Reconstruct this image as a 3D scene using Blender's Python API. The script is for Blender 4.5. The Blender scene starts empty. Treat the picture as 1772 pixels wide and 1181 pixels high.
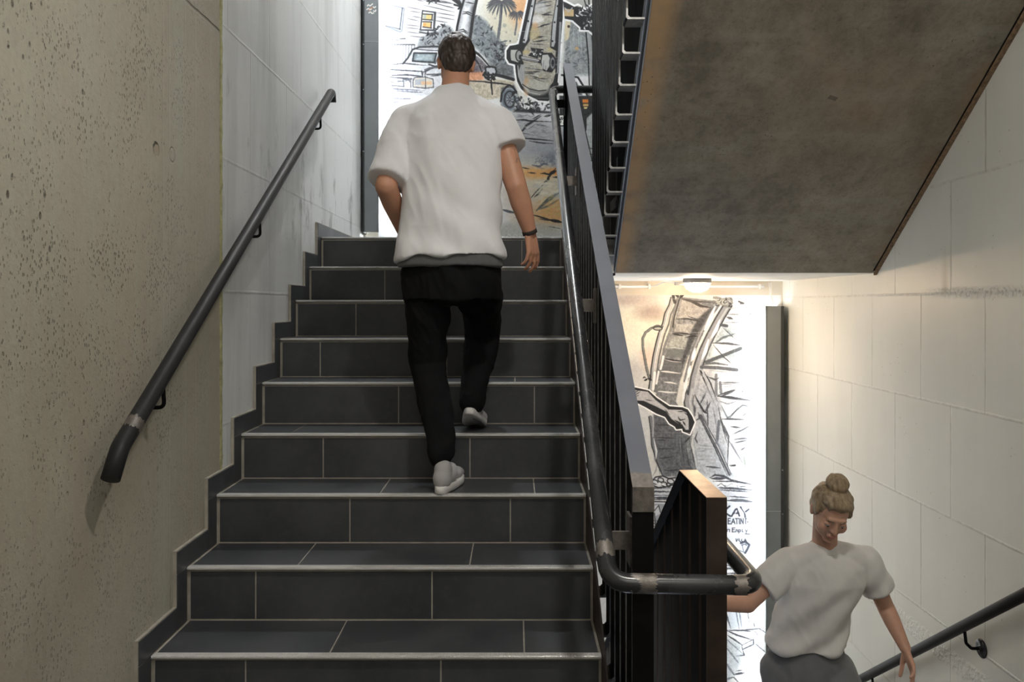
import bpy, bmesh, math, random
import numpy as np
from mathutils import Vector, Matrix, noise as mnoise
random.seed(7); rng = np.random.RandomState(7)
C = bpy.context.scene.collection
scene = bpy.context.scene
PI = math.pi
# ------------------------------------------------------------------ camera, world, exposure
F = 1390.0                       # focal length in pixels of the 1772 px wide frame
EYE = 1.44
cd = bpy.data.cameras.new('camera'); cam = bpy.data.objects.new('camera', cd); C.objects.link(cam)
cam.location = (0, 0, EYE); cam.rotation_euler = (PI/2, 0, 0)
cd.sensor_width = 36; cd.lens = 36*F/1772; cd.shift_x = -5/1772; cd.shift_y = -63.5/1772
cd.clip_start = 0.02; cd.clip_end = 60
scene.camera = cam
w = bpy.data.worlds.new('world'); scene.world = w; w.use_nodes = True
w.node_tree.nodes['Background'].inputs[0].default_value = (0.80, 0.86, 1.0, 1)
w.node_tree.nodes['Background'].inputs[1].default_value = 0.62
vs = scene.view_settings; vs.view_transform = 'Standard'; vs.look = 'None'; vs.gamma = 1; vs.use_curve_mapping = False
vs.exposure = 2.4
def at(px, py, d):               # the point at distance d that the eye sees at a place of the 1772x1181 frame
    return Vector(((px-891)*d/F, d, EYE-(py-527)*d/F))
# ------------------------------------------------------------------ helpers
world_loc = {}
def empty(name, loc, label=None, cat=None, group=None):
    o = bpy.data.objects.new(name, None); C.objects.link(o); o.location = loc; o.empty_display_size = .1
    world_loc[o.name] = Vector(loc)
    tag(o, label, cat, group); return o
def tag(o, label=None, cat=None, group=None, kind=None):
    if label: o['label'] = label
    if cat: o['category'] = cat
    if group: o['group'] = group
    if kind: o['kind'] = kind
    return o
def link(name, me, parent=None, smooth=False):
    n = len(me.vertices); co = np.empty(n*3, 'f'); me.vertices.foreach_get('co', co); co = co.reshape(-1, 3)
    c = Vector([float(v) for v in (co.min(0)+co.max(0))/2]); co -= np.array(c, 'f')
    me.vertices.foreach_set('co', co.ravel()); me.update()
    o = bpy.data.objects.new(name, me); C.objects.link(o)
    world_loc[o.name] = c
    if parent: o.parent = parent; o.location = c-world_loc[parent.name]
    else: o.location = c
    if smooth: me.polygons.foreach_set('use_smooth', [True]*len(me.polygons))
    return o
class MB:
    def __init__(s): s.v = []; s.f = []; s.m = []; s.sm = []
    def add(s, vs_, fs, m=0, sm=False):
        b = len(s.v); s.v += [tuple(v) for v in vs_]
        for f in fs: s.f.append([b+i for i in f]); s.m.append(m); s.sm.append(sm)
        return s
    def box(s, x0, x1, y0, y1, z0, z1, m=0):
        return s.add([(x0,y0,z0),(x1,y0,z0),(x1,y1,z0),(x0,y1,z0),(x0,y0,z1),(x1,y0,z1),(x1,y1,z1),(x0,y1,z1)],
            [(3,2,1,0),(4,5,6,7),(0,1,5,4),(1,2,6,5),(2,3,7,6),(3,0,4,7)], m)
    def hexa(s, p, m=0):        # 8 corners, order as box
        return s.add(p, [(3,2,1,0),(4,5,6,7),(0,1,5,4),(1,2,6,5),(2,3,7,6),(3,0,4,7)], m)
    def prism_x(s, prof, x0, x1, m=0, mcap=None):   # prof: list of (y,z)
        n = len(prof); vv = [(x0,y,z) for y,z in prof]+[(x1,y,z) for y,z in prof]
        s.add(vv, [(i,(i+1)%n,n+(i+1)%n,n+i) for i in range(n)], m)
        s.add(vv, [tuple(range(n))[::-1], tuple(range(n,2*n))], m if mcap is None else mcap); return s
    def tube(s, path, r, seg=20, m=0, caps=True, jag=0):
        path = [Vector(p) for p in path]; n = len(path); rings = []
        T = []
        for i in range(n):
            a = path[max(i-1,0)]; b = path[min(i+1,n-1)]; T.append((b-a).normalized())
        up = Vector((0,0,1)) if abs(T[0].z) < .9 else Vector((1,0,0))
        N = (up-T[0]*up.dot(T[0])).normalized(); vv = []
        for i in range(n):
            N = (N-T[i]*N.dot(T[i])).normalized(); B = T[i].cross(N)
            rr = r[i] if isinstance(r, (list, tuple)) else r
            for k in range(seg):
                a = 2*PI*k/seg; p = path[i]+(N*math.cos(a)+B*math.sin(a))*rr
                if jag and i in (0, n-1): p += T[i]*random.uniform(-jag, jag)
                vv.append(p)
        fs = [(i*seg+k, i*seg+(k+1)%seg, (i+1)*seg+(k+1)%seg, (i+1)*seg+k) for i in range(n-1) for k in range(seg)]
        s.add(vv, fs, m, True)
        if caps: s.add(vv, [tuple(range(seg))[::-1], tuple((n-1)*seg+k for k in range(seg))], m)
        return s
    def lathe(s, prof, c, axis='z', seg=32, m=0, sgn=1):   # prof: (r, h)
        c = Vector(c); vv = []
        for r, h in prof:
            for k in range(seg):
                a = 2*PI*k/seg; u, v2 = r*math.cos(a), r*math.sin(a)
                vv.append(c+(Vector((u,v2,h*sgn)) if axis == 'z' else Vector((h*sgn,u,v2)) if axis == 'x' else Vector((u,h*sgn,v2))))
        fs = [(i*seg+k, i*seg+(k+1)%seg, (i+1)*seg+(k+1)%seg, (i+1)*seg+k) for i in range(len(prof)-1) for k in range(seg)]
        s.add(vv, fs, m, True)
        s.add(vv, [tuple(range(seg)), tuple((len(prof)-1)*seg+k for k in range(seg))[::-1]], m); return s
    def build(s, name, mats, parent=None, bevel=0, fix=True):
        me = bpy.data.meshes.new(name); me.from_pydata(s.v, [], s.f)
        if not isinstance(mats, (list, tuple)): mats = [mats]
        for m in mats: me.materials.append(m)
        me.polygons.foreach_set('material_index', s.m); me.polygons.foreach_set('use_smooth', s.sm)
        bm = bmesh.new(); bm.from_mesh(me); bmesh.ops.remove_doubles(bm, verts=bm.verts, dist=1e-6)
        if fix: bmesh.ops.recalc_face_normals(bm, faces=bm.faces)
        if bevel: bmesh.ops.bevel(bm, geom=[e for e in bm.edges if e.is_manifold and e.calc_face_angle(0) > .6], offset=bevel, segments=2, profile=.5, affect='EDGES')
        bm.to_mesh(me); bm.free()
        return link(name, me, parent)
def fillet(pts, r, n=7):         # rounded corners for a bent pipe
    P = [Vector(p) for p in pts]; out = [P[0]]
    for i in range(1, len(P)-1):
        a, b, c = P[i-1], P[i], P[i+1]; u = (a-b).normalized(); v = (c-b).normalized()
        ang = u.angle(v); d = min(r/math.tan(ang/2), (a-b).length*.48, (c-b).length*.48) if ang < PI-.01 else 0
        if d < 1e-4: out.append(b); continue
        for k in range(n+1):
            t = k/n; p0 = b+u*d; p2 = b+v*d
            out.append(p0*(1-t)**2+b*2*t*(1-t)+p2*t*t)
    out.append(P[-1]); return out
# ------------------------------------------------------------------ materials
class G:
    def __init__(s, name):
        s.mat = bpy.data.materials.new(name); s.mat.use_nodes = True; s.nt = s.mat.node_tree; s.b = s.nt.nodes['Principled BSDF']
        s.pos = s.n('ShaderNodeNewGeometry').outputs['Position']
    def n(s, t, **kw):
        x = s.nt.nodes.new(t)
        for k, v in kw.items(): setattr(x, k, v)
        return x
    def l(s, a, b): s.nt.links.new(a, b); return b
    def put(s, sock, v):
        if hasattr(v, 'is_output') or isinstance(v, bpy.types.NodeSocket): s.l(v, sock)
        else: sock.default_value = v
    def mapv(s, scale=(1,1,1), loc=(0,0,0), rot=(0,0,0), v=None):
        m = s.n('ShaderNodeMapping'); s.l(v or s.pos, m.inputs[0]); m.inputs['Scale'].default_value = scale
        m.inputs['Location'].default_value = loc; m.inputs['Rotation'].default_value = rot; return m.outputs[0]
    def noise(s, scale, detail=4, rough=.5, v=None, dist=0):
        x = s.n('ShaderNodeTexNoise'); s.l(v or s.pos, x.inputs['Vector']); x.inputs['Scale'].default_value = scale
        x.inputs['Detail'].default_value = detail; x.inputs['Roughness'].default_value = rough; x.inputs['Distortion'].default_value = dist
        return x.outputs[0]
    def vor(s, scale, v=None, feature='F1', rnd=1):
        x = s.n('ShaderNodeTexVoronoi', feature=feature); s.l(v or s.pos, x.inputs['Vector']); x.inputs['Scale'].default_value = scale
        x.inputs['Randomness'].default_value = rnd; return x
    def ramp(s, f, a, b, c0=0., c1=1.):   # map range clamped
        x = s.n('ShaderNodeMapRange'); s.put(x.inputs[0], f); x.inputs[1].default_value = a; x.inputs[2].default_value = b
        x.inputs[3].default_value = c0; x.inputs[4].default_value = c1; return x.outputs[0]
    def mix(s, f, a, b, mode='MIX'):
        x = s.n('ShaderNodeMix', data_type='RGBA', blend_type=mode); s.put(x.inputs[0], f)
        s.put(x.inputs[6], a if not isinstance(a, tuple) else (*a, 1)[:4]); s.put(x.inputs[7], b if not isinstance(b, tuple) else (*b, 1)[:4]); return x.outputs[2]
    def math(s, op, a, b=0., c=0.):
        x = s.n('ShaderNodeMath', operation=op); s.put(x.inputs[0], a); s.put(x.inputs[1], b); s.put(x.inputs[2], c); return x.outputs[0]
    def xyz(s, v=None):
        x = s.n('ShaderNodeSeparateXYZ'); s.l(v or s.pos, x.inputs[0]); return x.outputs
    def comb(s, a, b, c):
        x = s.n('ShaderNodeCombineXYZ'); s.put(x.inputs[0], a); s.put(x.inputs[1], b); s.put(x.inputs[2], c); return x.outputs[0]
    def bump(s, h, strength=.3, dist=.01):
        x = s.n('ShaderNodeBump'); s.l(h, x.inputs['Height']); x.inputs['Strength'].default_value = strength; x.inputs['Distance'].default_value = dist
        s.l(x.outputs[0], s.b.inputs['Normal']); return s
    def out(s, col, rough=.5, metal=0., spec=None):
        s.put(s.b.inputs['Base Color'], (*col, 1)[:4] if isinstance(col, tuple) else col); s.put(s.b.inputs['Roughness'], rough); s.put(s.b.inputs['Metallic'], metal)
        if spec is not None: s.b.inputs['Specular IOR Level'].default_value = spec
        return s.mat
def plain(name, col, rough=.5, metal=0., var=.12, sc=14, bump=0):
    g = G(name); n = g.noise(sc, 5, .6)
    c = g.mix(g.ramp(n, .3, .7), tuple(x*(1-var) for x in col), tuple(min(1, x*(1+var)) for x in col))
    if bump: g.bump(g.noise(sc*9, 3), bump, .004)
    return g.out(c, rough, metal)
def joint_mask(g, v_u, v_z, wid=.54, hgt=.515, u0=3.415, z0=.975, th=.006):
    # big masonry blocks: course height hgt, blocks wid long, half bond
    row = g.math('DIVIDE', g.math('SUBTRACT', v_z, z0), hgt); rf = g.math('FLOOR', row)
    par = g.math('MODULO', g.math('ADD', rf, 20.), 2.)
    u = g.math('ADD', g.math('DIVIDE', g.math('SUBTRACT', v_u, u0), wid), g.math('MULTIPLY', par, .5))
    wob = g.math('MULTIPLY', g.math('SUBTRACT', g.noise(9, 4), .5), .01)
    fu = g.math('MULTIPLY', g.math('ABSOLUTE', g.math('SUBTRACT', g.math('FRACT', g.math('ADD', u, g.math('MULTIPLY', wob, .6))), .5)), 1.)
    fz = g.math('ABSOLUTE', g.math('SUBTRACT', g.math('FRACT', g.math('ADD', row, wob)), .5))
    mu = g.ramp(fu, .5-th/wid, .5-th/wid*.3); mz = g.ramp(fz, .5-th*1.3/hgt, .5-th*.3/hgt)
    return mu, mz
def painted_block(name, base, dirty):
    g = G(name); x, y, z = g.xyz()
    mu, mz = joint_mask(g, y, z)
    big = g.noise(.9, 4, .55); streak = g.noise(1, 5, .6, g.mapv((3, 3, .5)))
    c = g.mix(g.ramp(big, .35, .7), base, tuple(b*.9 for b in base))
    c = g.mix(g.math('MULTIPLY', g.ramp(streak, .48, .66), .65 if dirty else .12), c, (.42, .43, .42))
    if dirty:
        sm = g.ramp(g.noise(5.5, 6, .7, g.mapv((1, 1, .45))), .56, .68)
        zone = g.math('MULTIPLY', g.ramp(z, 1.72, 1.86), g.ramp(z, 2.5, 2.2))
        c = g.mix(g.math('MULTIPLY', g.math('MULTIPLY', sm, zone), .8), c, (.20, .21, .20))
    gap = g.ramp(g.noise(7, 3), .35, .6)
    c = g.mix(g.math('MULTIPLY', mu, g.math('MULTIPLY', gap, .30 if dirty else .5)), c, (.30, .29, .24))
    c = g.mix(g.math('MULTIPLY', mz, g.math('MULTIPLY', g.ramp(g.noise(30, 3), .4, .6), .35)), c, (.38, .37, .32))
    pin = g.vor(26); pr = g.math('MULTIPLY', g.ramp(pin.outputs['Distance'], .10, .06), g.ramp(g.noise(3.1, 2), .56, .6))
    c = g.mix(g.math('MULTIPLY', pr, .7), c, (.25, .24, .2))
    ridge = g.math('MULTIPLY', mz, g.noise(60, 3))
    if not dirty:      # rough plaster left along two courses, dark smear at one butt joint
        b1_ = g.math('MULTIPLY', g.ramp(g.math('ABSOLUTE', g.math('SUBTRACT', z, -.185)), .05, .03), g.ramp(y, 4.75, 4.55))
        b2_ = g.math('MULTIPLY', g.ramp(g.math('ABSOLUTE', g.math('SUBTRACT', z, 1.492)), .028, .014), g.ramp(y, 4.0, 3.6))
        band_ = g.math('MULTIPLY', g.math('MAXIMUM', b1_, b2_), g.ramp(g.noise(45, 3), .42, .6)); ridge = g.math('ADD', ridge, band_)
        c = g.mix(g.math('MULTIPLY', g.math('MULTIPLY', b2_, g.ramp(g.noise(60, 3), .5, .62)), .5), c, (.30, .28, .22))
        sm_ = g.math('MULTIPLY', g.ramp(g.math('ABSOLUTE', g.math('SUBTRACT', y, 3.735)), .045, .0), g.math('MULTIPLY', g.ramp(z, 1.485, 1.5), g.ramp(z, 1.72, 1.52)))
        c = g.mix(g.math('MULTIPLY', sm_, .6), c, (.28, .27, .2))
    h = g.math('SUBTRACT', g.math('MULTIPLY', g.noise(160, 4), .10), g.math('MULTIPLY', mu, .45 if dirty else .8))
    h = g.math('ADD', h, g.math('MULTIPLY', ridge, .7 if dirty else 1.1)); h = g.math('ADD', h, g.math('MULTIPLY', big, .5))
    g.bump(h, .5, .006)
    return g.out(c, .42 if not dirty else .5)
def mk_concrete():
    g = G('raw_concrete_wall'); x, y, z = g.xyz()
    big = g.noise(1.1, 5, .55); streak = g.noise(1, 5, .6, g.mapv((5, 5, .35)))
    c = g.mix(g.ramp(big, .3, .7), (.33, .29, .225), (.43, .395, .32))
    c = g.mix(g.math('MULTIPLY', g.ramp(streak, .45, .7), .55), c, (.40, .42, .345))
    c = g.mix(g.math('MULTIPLY', g.ramp(g.noise(60, 4), .4, .7), .25), c, (.27, .24, .19))
    # air holes, slanted and clustered
    v = g.mapv((1, 1.5, .8), rot=(.5, 0, 0))
    p1 = g.vor(27, v); m1 = g.math('MULTIPLY', g.ramp(p1.outputs['Distance'], .24, .15), g.ramp(g.noise(4, 6, .8), .54, .62))
    p2 = g.vor(75, v); m2 = g.math('MULTIPLY', g.ramp(p2.outputs['Distance'], .32, .2), g.ramp(g.noise(6, 5, .8), .47, .58))
    fade = g.ramp(y, 3.05, 2.45, .12, 1.)
    rare = g.ramp(z, .75, 1.3, .5, 1.)
    hole = g.math('MULTIPLY', g.math('MAXIMUM', m1, g.math('MULTIPLY', m2, .8)), g.math('MULTIPLY', fade, rare))
    # anchor pit, filled plug, hairline formwork seams
    def disc(yy, zz, ry, rz, soft=.25):
        a = g.math('DIVIDE', g.math('SUBTRACT', y, yy), ry); b = g.math('DIVIDE', g.math('SUBTRACT', z, zz), rz)
        return g.math('SQRT', g.math('ADD', g.math('MULTIPLY', a, a), g.math('MULTIPLY', b, b)))
    pit = g.ramp(g.math('ADD', disc(2.52, 1.927, .024, .024), g.math('MULTIPLY', g.noise(60, 3), .5)), 1.25, .95)
    ringd = disc(2.637, 1.93, .02, .023); ring = g.math('MULTIPLY', g.ramp(ringd, .8, 1.), g.ramp(ringd, 1.25, 1.05))
    seam = 0.
    for ys, wgt in ((2.617, 1.), (2.57, .5), (2.46, .35), (2.74, .4), (2.83, .35)):
        m = g.math('MULTIPLY', g.ramp(g.math('ABSOLUTE', g.math('SUBTRACT', y, ys)), .004, .0012), wgt); seam = g.math('MAXIMUM', seam, m)
    joint = g.math('MULTIPLY', g.ramp(g.math('ABSOLUTE', g.math('SUBTRACT', z, g.math('ADD', 2.49, g.math('MULTIPLY', g.noise(8, 3), -.02)))), .007, .003), g.ramp(y, 2.68, 2.75))
    c = g.mix(g.math('MULTIPLY', seam, .35), c, (.55, .53, .44))
    c = g.mix(g.math('MULTIPLY', joint, .6), c, (.12, .11, .08))
    c = g.mix(g.math('MULTIPLY', ring, .4), c, (.25, .23, .18))
    c = g.mix(g.math('MULTIPLY', pit, .55), c, (.34, .27, .18))
    c = g.mix(g.math('MULTIPLY', hole, .85), c, (.07, .055, .038))
    h = g.math('SUBTRACT', g.math('MULTIPLY', g.noise(140, 5), .22), g.math('MULTIPLY', hole, 1.2))
    h = g.math('SUBTRACT', h, g.math('MULTIPLY', pit, 5.)); h = g.math('SUBTRACT', h, g.math('MULTIPLY', joint, 2.))
    h = g.math('SUBTRACT', h, g.math('MULTIPLY', ring, .7)); h = g.math('ADD', h, g.math('MULTIPLY', seam, .4)); h = g.math('ADD', h, g.math('MULTIPLY', streak, .8))
    g.bump(h, .75, .006); return g.out(c, .75)
def mk_soffit():
    g = G('soffit_concrete'); x, y, z = g.xyz()
    a = g.noise(4.5, 9, .78, g.mapv((1, .8, .8))); b = g.noise(.9, 4, .5); s = g.noise(1.3, 6, .65, g.mapv((1, 5, 5)))
    c = g.mix(g.ramp(a, .38, .64), (.165, .142, .11), (.335, .29, .228))
    c = g.mix(g.math('MULTIPLY', g.ramp(s, .5, .68), .4), c, (.37, .35, .29))
    c = g.mix(g.math('MULTIPLY', g.ramp(g.noise(38, 6, .8), .52, .7), .6), c, (.10, .082, .06))
    c = g.mix(g.math('MULTIPLY', g.ramp(b, .5, .7), .35), c, (.36, .25, .14))
    e = g.math('MULTIPLY', g.ramp(x, .66, .585), g.ramp(g.noise(7, 4), .2, .5)); c = g.mix(g.math('MULTIPLY', e, .8), c, (.50, .32, .16))
    e2 = g.math('MULTIPLY', g.ramp(x, 1.88, 1.96), g.ramp(g.noise(5, 4), .4, .6)); c = g.mix(g.math('MULTIPLY', e2, .5), c, (.30, .19, .09))
    board = g.ramp(g.math('ABSOLUTE', g.math('SUBTRACT', y, 4.31)), .006, .002); c = g.mix(g.math('MULTIPLY', board, .3), c, (.3, .27, .2))
    pin = g.math('MULTIPLY', g.ramp(g.vor(34).outputs['Distance'], .12, .07), g.ramp(g.noise(2.3, 4, .7), .52, .6)); c = g.mix(g.math('MULTIPLY', pin, .8), c, (.03, .025, .02))
    g.bump(g.math('ADD', g.noise(70, 6, .7), g.math('MULTIPLY', a, 1.)), .35, .005)
    return g.out(c, .62)
def mk_tile():
    g = G('anthracite_tile'); n = g.noise(5, 6, .6); m = g.noise(40, 4, .6)
    c = g.mix(g.ramp(n, .3, .7), (.038, .041, .047), (.068, .071, .077)); c = g.mix(g.math('MULTIPLY', g.ramp(m, .5, .8), .3), c, (.085, .082, .08))
    g.bump(g.noise(220, 3), .12, .002); return g.out(c, g.ramp(n, .3, .7, .34, .5))
def mk_black(name='black_painted_steel', col=(.009, .009, .010), rough=(.35, .5), var=(.018, .015, .013), spec=.5):
    g = G(name); n = g.noise(6, 6, .65, g.mapv((1, 1, .4))); c = g.mix(g.ramp(n, .45, .75), col, var)
    sc = g.ramp(g.noise(60, 6, .8, g.mapv((1, 1, .25))), .70, .76); c = g.mix(g.math('MULTIPLY', sc, .12 if name.startswith('black') else .3), c, (.22, .2, .19))
    g.bump(g.noise(90, 3), .06, .002); return g.out(c, g.ramp(n, .3, .7, *rough), 0., spec)
M = {}
M['concrete'] = mk_concrete(); M['soffit'] = mk_soffit(); M['tile'] = mk_tile(); M['black'] = mk_black(col=(.006, .006, .0065), var=(.012, .010, .009), rough=(.55, .7), spec=.05)
M['wall_white'] = painted_block('painted_block_wall_right', (.70, .70, .64), False)
M['wall_grey'] = painted_block('painted_block_wall_left', (.72, .73, .72), True)
M['railtop'] = mk_black('graphite_painted_steel', (.13, .14, .17), (.35, .5), (.16, .17, .205))
M['tube'] = mk_black('dark_tube_steel', (.022, .023, .025), (.18, .32), (.05, .05, .052))
M['tube_wall'] = mk_black('charcoal_tube_steel', (.020, .020, .021), (.42, .52), (.035, .033, .033), .22)
M['patch'] = plain('bare_steel_patch', (.19, .17, .15), .38, .5, .35, 45, .3)
M['edge_lit'] = plain('lit_steel_edge', (.19, .19, .19), .4, .4, .4, 30)  # paler colour on baluster front edges, painted as if lit from the front
M['edge_lit_bright'] = plain('bright_lit_steel_edge', (.36, .36, .35), .4, .3, .3, 30)  # stronger painted light for the edges and feet of the overhead balusters
M['copper'] = plain('worn_brown_steel', (.24, .15, .10), .36, .5, .45, 14, .15)
M['brown'] = plain('rusty_brown_paint', (.050, .034, .027), .38, .3, .4, 9, .1)
M['grout'] = plain('grey_beige_grout', (.36, .33, .28), .8, 0, .2, 20)
M['edge'] = plain('raw_mortar_edge', (.23, .15, .085), .9, 0, .5, 60, .8)
M['white_paint'] = plain('white_ceiling_paint', (.78, .77, .73), .6, 0, .05, 4, .15)
M['beige'] = plain('beige_plaster', (.62, .56, .46), .7, 0, .12, 3, .2)
M['galv'] = plain('galvanised_edge', (.45, .47, .5), .35, .8, .15, 8)
M['strip'] = plain('grey_strip_cover', (.24, .26, .27), .4, .35, .12, 3)
M['strip_dark'] = plain('dark_strip_side', (.045, .048, .05), .4, .3)
M['plastic_white'] = plain('white_plastic', (.8, .79, .76), .4, 0, .04)
M['plastic_grey'] = plain('grey_plastic', (.22, .22, .22), .45, 0, .1)
M['seam'] = plain('mossy_seam_mortar', (.40, .385, .21), .9, 0, .3, 40, .9)
def mk_nosing():
    g = G('aluminium_nosing'); x, y, z = g.xyz()
    d = g.vor(230, g.mapv((1, 1, 1)), rnd=.15).outputs['Distance']
    g.bump(g.ramp(d, .5, .2), .8, .002); n = g.noise(9, 4, .6, g.mapv((1, 8, 8)))
    return g.out(g.mix(g.ramp(n, .3, .7), (.58, .57, .55), (.78, .77, .75)), .32, .25)
M['nosing'] = mk_nosing()
def emit(name, col, s):
    g = G(name); g.b.inputs['Emission Color'].default_value = (*col, 1); g.b.inputs['Emission Strength'].default_value = s
    return g.out((.9, .9, .9), .4)
LED = 13.; BULB = 30.
M['led'] = emit('cool_led', (.93, .97, 1.0), LED); M['bulb'] = emit('warm_glass', (1., .72, .46), BULB)
M['bulb_cool'] = emit('neutral_glass', (1., .95, .88), 75.); M['bulb_high'] = emit('white_glass', (.96, .98, 1.), 130.); M['panel'] = emit('fill_diffuser', (1., .97, .91), 1.7)
# ------------------------------------------------------------------ the setting
RX = 2.0; LX = -1.125; BY = 6.0; R_ = .1825; G_ = .27
def yk(k): return 2.179+G_*(k-1)
def zk(k): return R_*k
def struct(mb, name, mats, **kw): return tag(mb.build(name, mats, **kw), kind='structure')
mb = MB(); mb.box(LX-.25, LX, -4.8, 3.07, -2.1, 5.3, 0); mb.box(LX-.25, LX-.001, 3.07, BY+.2, -2.1, 5.3, 1)
struct(mb, 'wall_left', [M['concrete'], M['wall_grey']])
struct(MB().box(RX, RX+.25, -4.8, BY+.2, -2.1, 5.3), 'wall_right', M['wall_white'])
struct(MB().box(LX, RX, BY, BY+.2, -2.1, 5.3), 'wall_back', M['beige'])
struct(MB().box(LX, RX, -4.6, 2.17, -.2, 0), 'floor', M['tile'])
struct(MB().box(LX, RX, -4.8, -4.6, -.2, 3.66), 'wall_lobby', M['white_paint'])
fl = MB(); fl.box(LX, .40, 4.645, BY, 1.613, 1.815, 0); fl.box(.40, RX, 4.44, BY, 1.613, 1.80, 0)
fl.box(LX, .40, 4.645, BY, 1.815, 1.825, 1); fl.box(.40, RX, 4.60, BY, 1.80, 1.825, 1)
struct(fl, 'floor_landing', [M['white_paint'], M['tile']])
struct(MB().box(LX, RX, 4.62, BY, -2.1, -1.825), 'floor_lower_landing', M['tile'])
struct(MB().box(LX, RX, -2.6, BY+.2, 5.3, 5.45), 'ceiling', M['white_paint'])
struct(MB().box(LX, RX, -4.8, 1.93, 3.46, 3.66), 'ceiling_landing', M['white_paint'])
# irregular bead of mortar where the cast wall meets the block wall
sb = MB(); nseg = 160; vv = []
for i in range(nseg+1):
    z = .4+3.2*i/nseg; a = .014+.005*mnoise.noise((0, 0, z*6)); b = .020+.006*mnoise.noise((3, 0, z*9)); t = .004+.003*mnoise.noise((7, 1, z*25))
    vv += [(LX-.002, 3.07-a, z), (LX+t, 3.07-a*.4, z), (LX+t, 3.07+b*.5, z), (LX-.002, 3.07+b, z)]
sb.add(vv, [(i*4+k, i*4+k+1, i*4+k+5, i*4+k+4) for i in range(nseg) for k in range(3)])
struct(sb, 'trim_1', M['seam'])

# ------------------------------------------------------------------ the tiled flight that climbs away on the left
XL, XR = -1.110, .262
RJ = {2:(-.826,-.227), 3:(-.882,-.282), 4:(-.617,-.017), 5:(-.781,-.183), 6:(-.513,.086), 7:(-.924,-.324), 8:(-.808,-.208), 9:(-.705,-.105), 10:(-.56,.04), 1:(-.7,-.1)}
TJ = {1:(-.8,-.2), 2:(-.571,.029), 3:(-.743,-.155), 4:(-.507,.075), 5:(-.917,-.317), 6:(-.6,0.0), 7:(-.8,-.2), 8:(-.5,.1), 9:(-.7,-.1)}
st = empty('stair_flight', (-.42, 2.2, 0), 'dark grey tiled steps with bright metal nosings climbing away beside the raw concrete wall', 'stairs')
prof = [(yk(1)+.016, 0)]
for k in range(1, 11):
    prof += [(yk(k)+.016, zk(k)-.0015)]
    prof += [(yk(k+1)+.016 if k < 10 else yk(10)+.034, zk(k)-.0015)]
prof += [(yk(10)+.034, 1.60), (4.62, 1.46), (2.3, 1.46-(4.62-2.3)*.676), (2.2, -.2)]
core = MB(); core.prism_x(prof, LX+.0005, XR+.004, 0, 1); core.build('slab', [M['grout'], M['edge']], st)
def spans(js, x0, x1, g=.005):
    e = [x0]+[j for j in js if x0+.02 < j < x1-.02]+[x1]; return [(e[i]+(g/2 if i else 0), e[i+1]-(g/2 if i+2 < len(e) else 0)) for i in range(len(e)-1)]
for k in range(1, 11):
    r = MB()
    for a, b in spans(RJ[k], XL+.007, XR-.005): r.box(a, b, yk(k)+.0145, yk(k)+.0215, zk(k-1)+.004, zk(k)-.018)
    r.build('riser', M['tile'], st)
    if k < 10:
        t = MB()
        for a, b in spans(TJ[k], XL+.007, XR-.005): t.box(a, b, yk(k)+.0285, yk(k+1)+.0095, zk(k)-.0115, zk(k))
        t.build('tread', M['tile'], st)
    n = MB(); y0, z1 = yk(k), zk(k)+.0015
    n.prism_x([(y0, z1-.008), (y0, z1-.002), (y0+.002, z1), (y0+.026, z1), (y0+.026, z1-.012), (y0+.014, z1-.012), (y0+.014, z1-.003), (y0+.003, z1-.003), (y0+.003, z1-.008)], XL, XR+.002)
    n.build('nosing', M['nosing'], st)
for k in range(1, 11):
    y0, y1 = yk(k)-.075, (yk(k+1)-.077 if k < 10 else 5.82)
    s = MB(); s.box(LX+.003, LX+.014, y0+.002, y1-.002, zk(k)+.003, zk(k)+.075, 0); s.box(LX+.0003, LX+.0115, y0-.002, y1, zk(k), zk(k)+.079, 1)
    s.build('skirting_tile', [M['tile'], M['grout']], st)
    s = MB(); s.box(LX+.003, LX+.014, y0+.002, yk(k)+.004, zk(k-1)+.002, zk(k)-.001, 0); s.box(LX+.0003, LX+.0115, y0-.002, yk(k)+.006, zk(k-1), zk(k), 1)
    s.build('skirting_tile', [M['tile'], M['grout']], st)
# a thin folded steel plate closes the open side of the steps
sp = MB(); sp.prism_x([(2.12, -.6), (2.12, .19), (4.62, 1.87), (4.62, 1.10), (2.3, -.6)], XR+.006, XR+.011)
sp.build('side_plate', M['brown'], st)

# ------------------------------------------------------------------ the flight going down on the right
sd = empty('stair_flight', (1.31, 2.2, -1.8), 'flight of dark tiled steps going down between the black balustrade and the white block wall', 'stairs')
pr = [(2.17, -.012)]
for j in range(1, 11): pr += [(2.18+G_*(j-1), -R_*j-.012+R_ if j > 1 else -.012), (2.18+G_*(j-1), -R_*j-.012)]
pr = [(2.18, -.2)]
for j in range(1, 10):
    pr += [(2.18+G_*(j-1), -R_*j-.012), (2.18+G_*j, -R_*j-.012)]
pr = pr+[(2.18+G_*9, -1.825), (4.62, -1.825), (4.62, -2.1), (2.18, -.55)]
MB().prism_x(pr, .62, RX-.001, 0, 1).build('slab', [M['grout'], M['edge']], sd)
for j in range(1, 10):
    MB().box(.622, RX-.005, 2.18+G_*(j-1)+.002, 2.18+G_*j-.027, -R_*j-.0125, -R_*j).build('tread', M['tile'], sd)
    MB().box(.622, RX-.005, 2.18+G_*j-.026, 2.18+G_*j+.003, -R_*j-.0125, -R_*j+.001).build('nosing', M['nosing'], sd)

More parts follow.
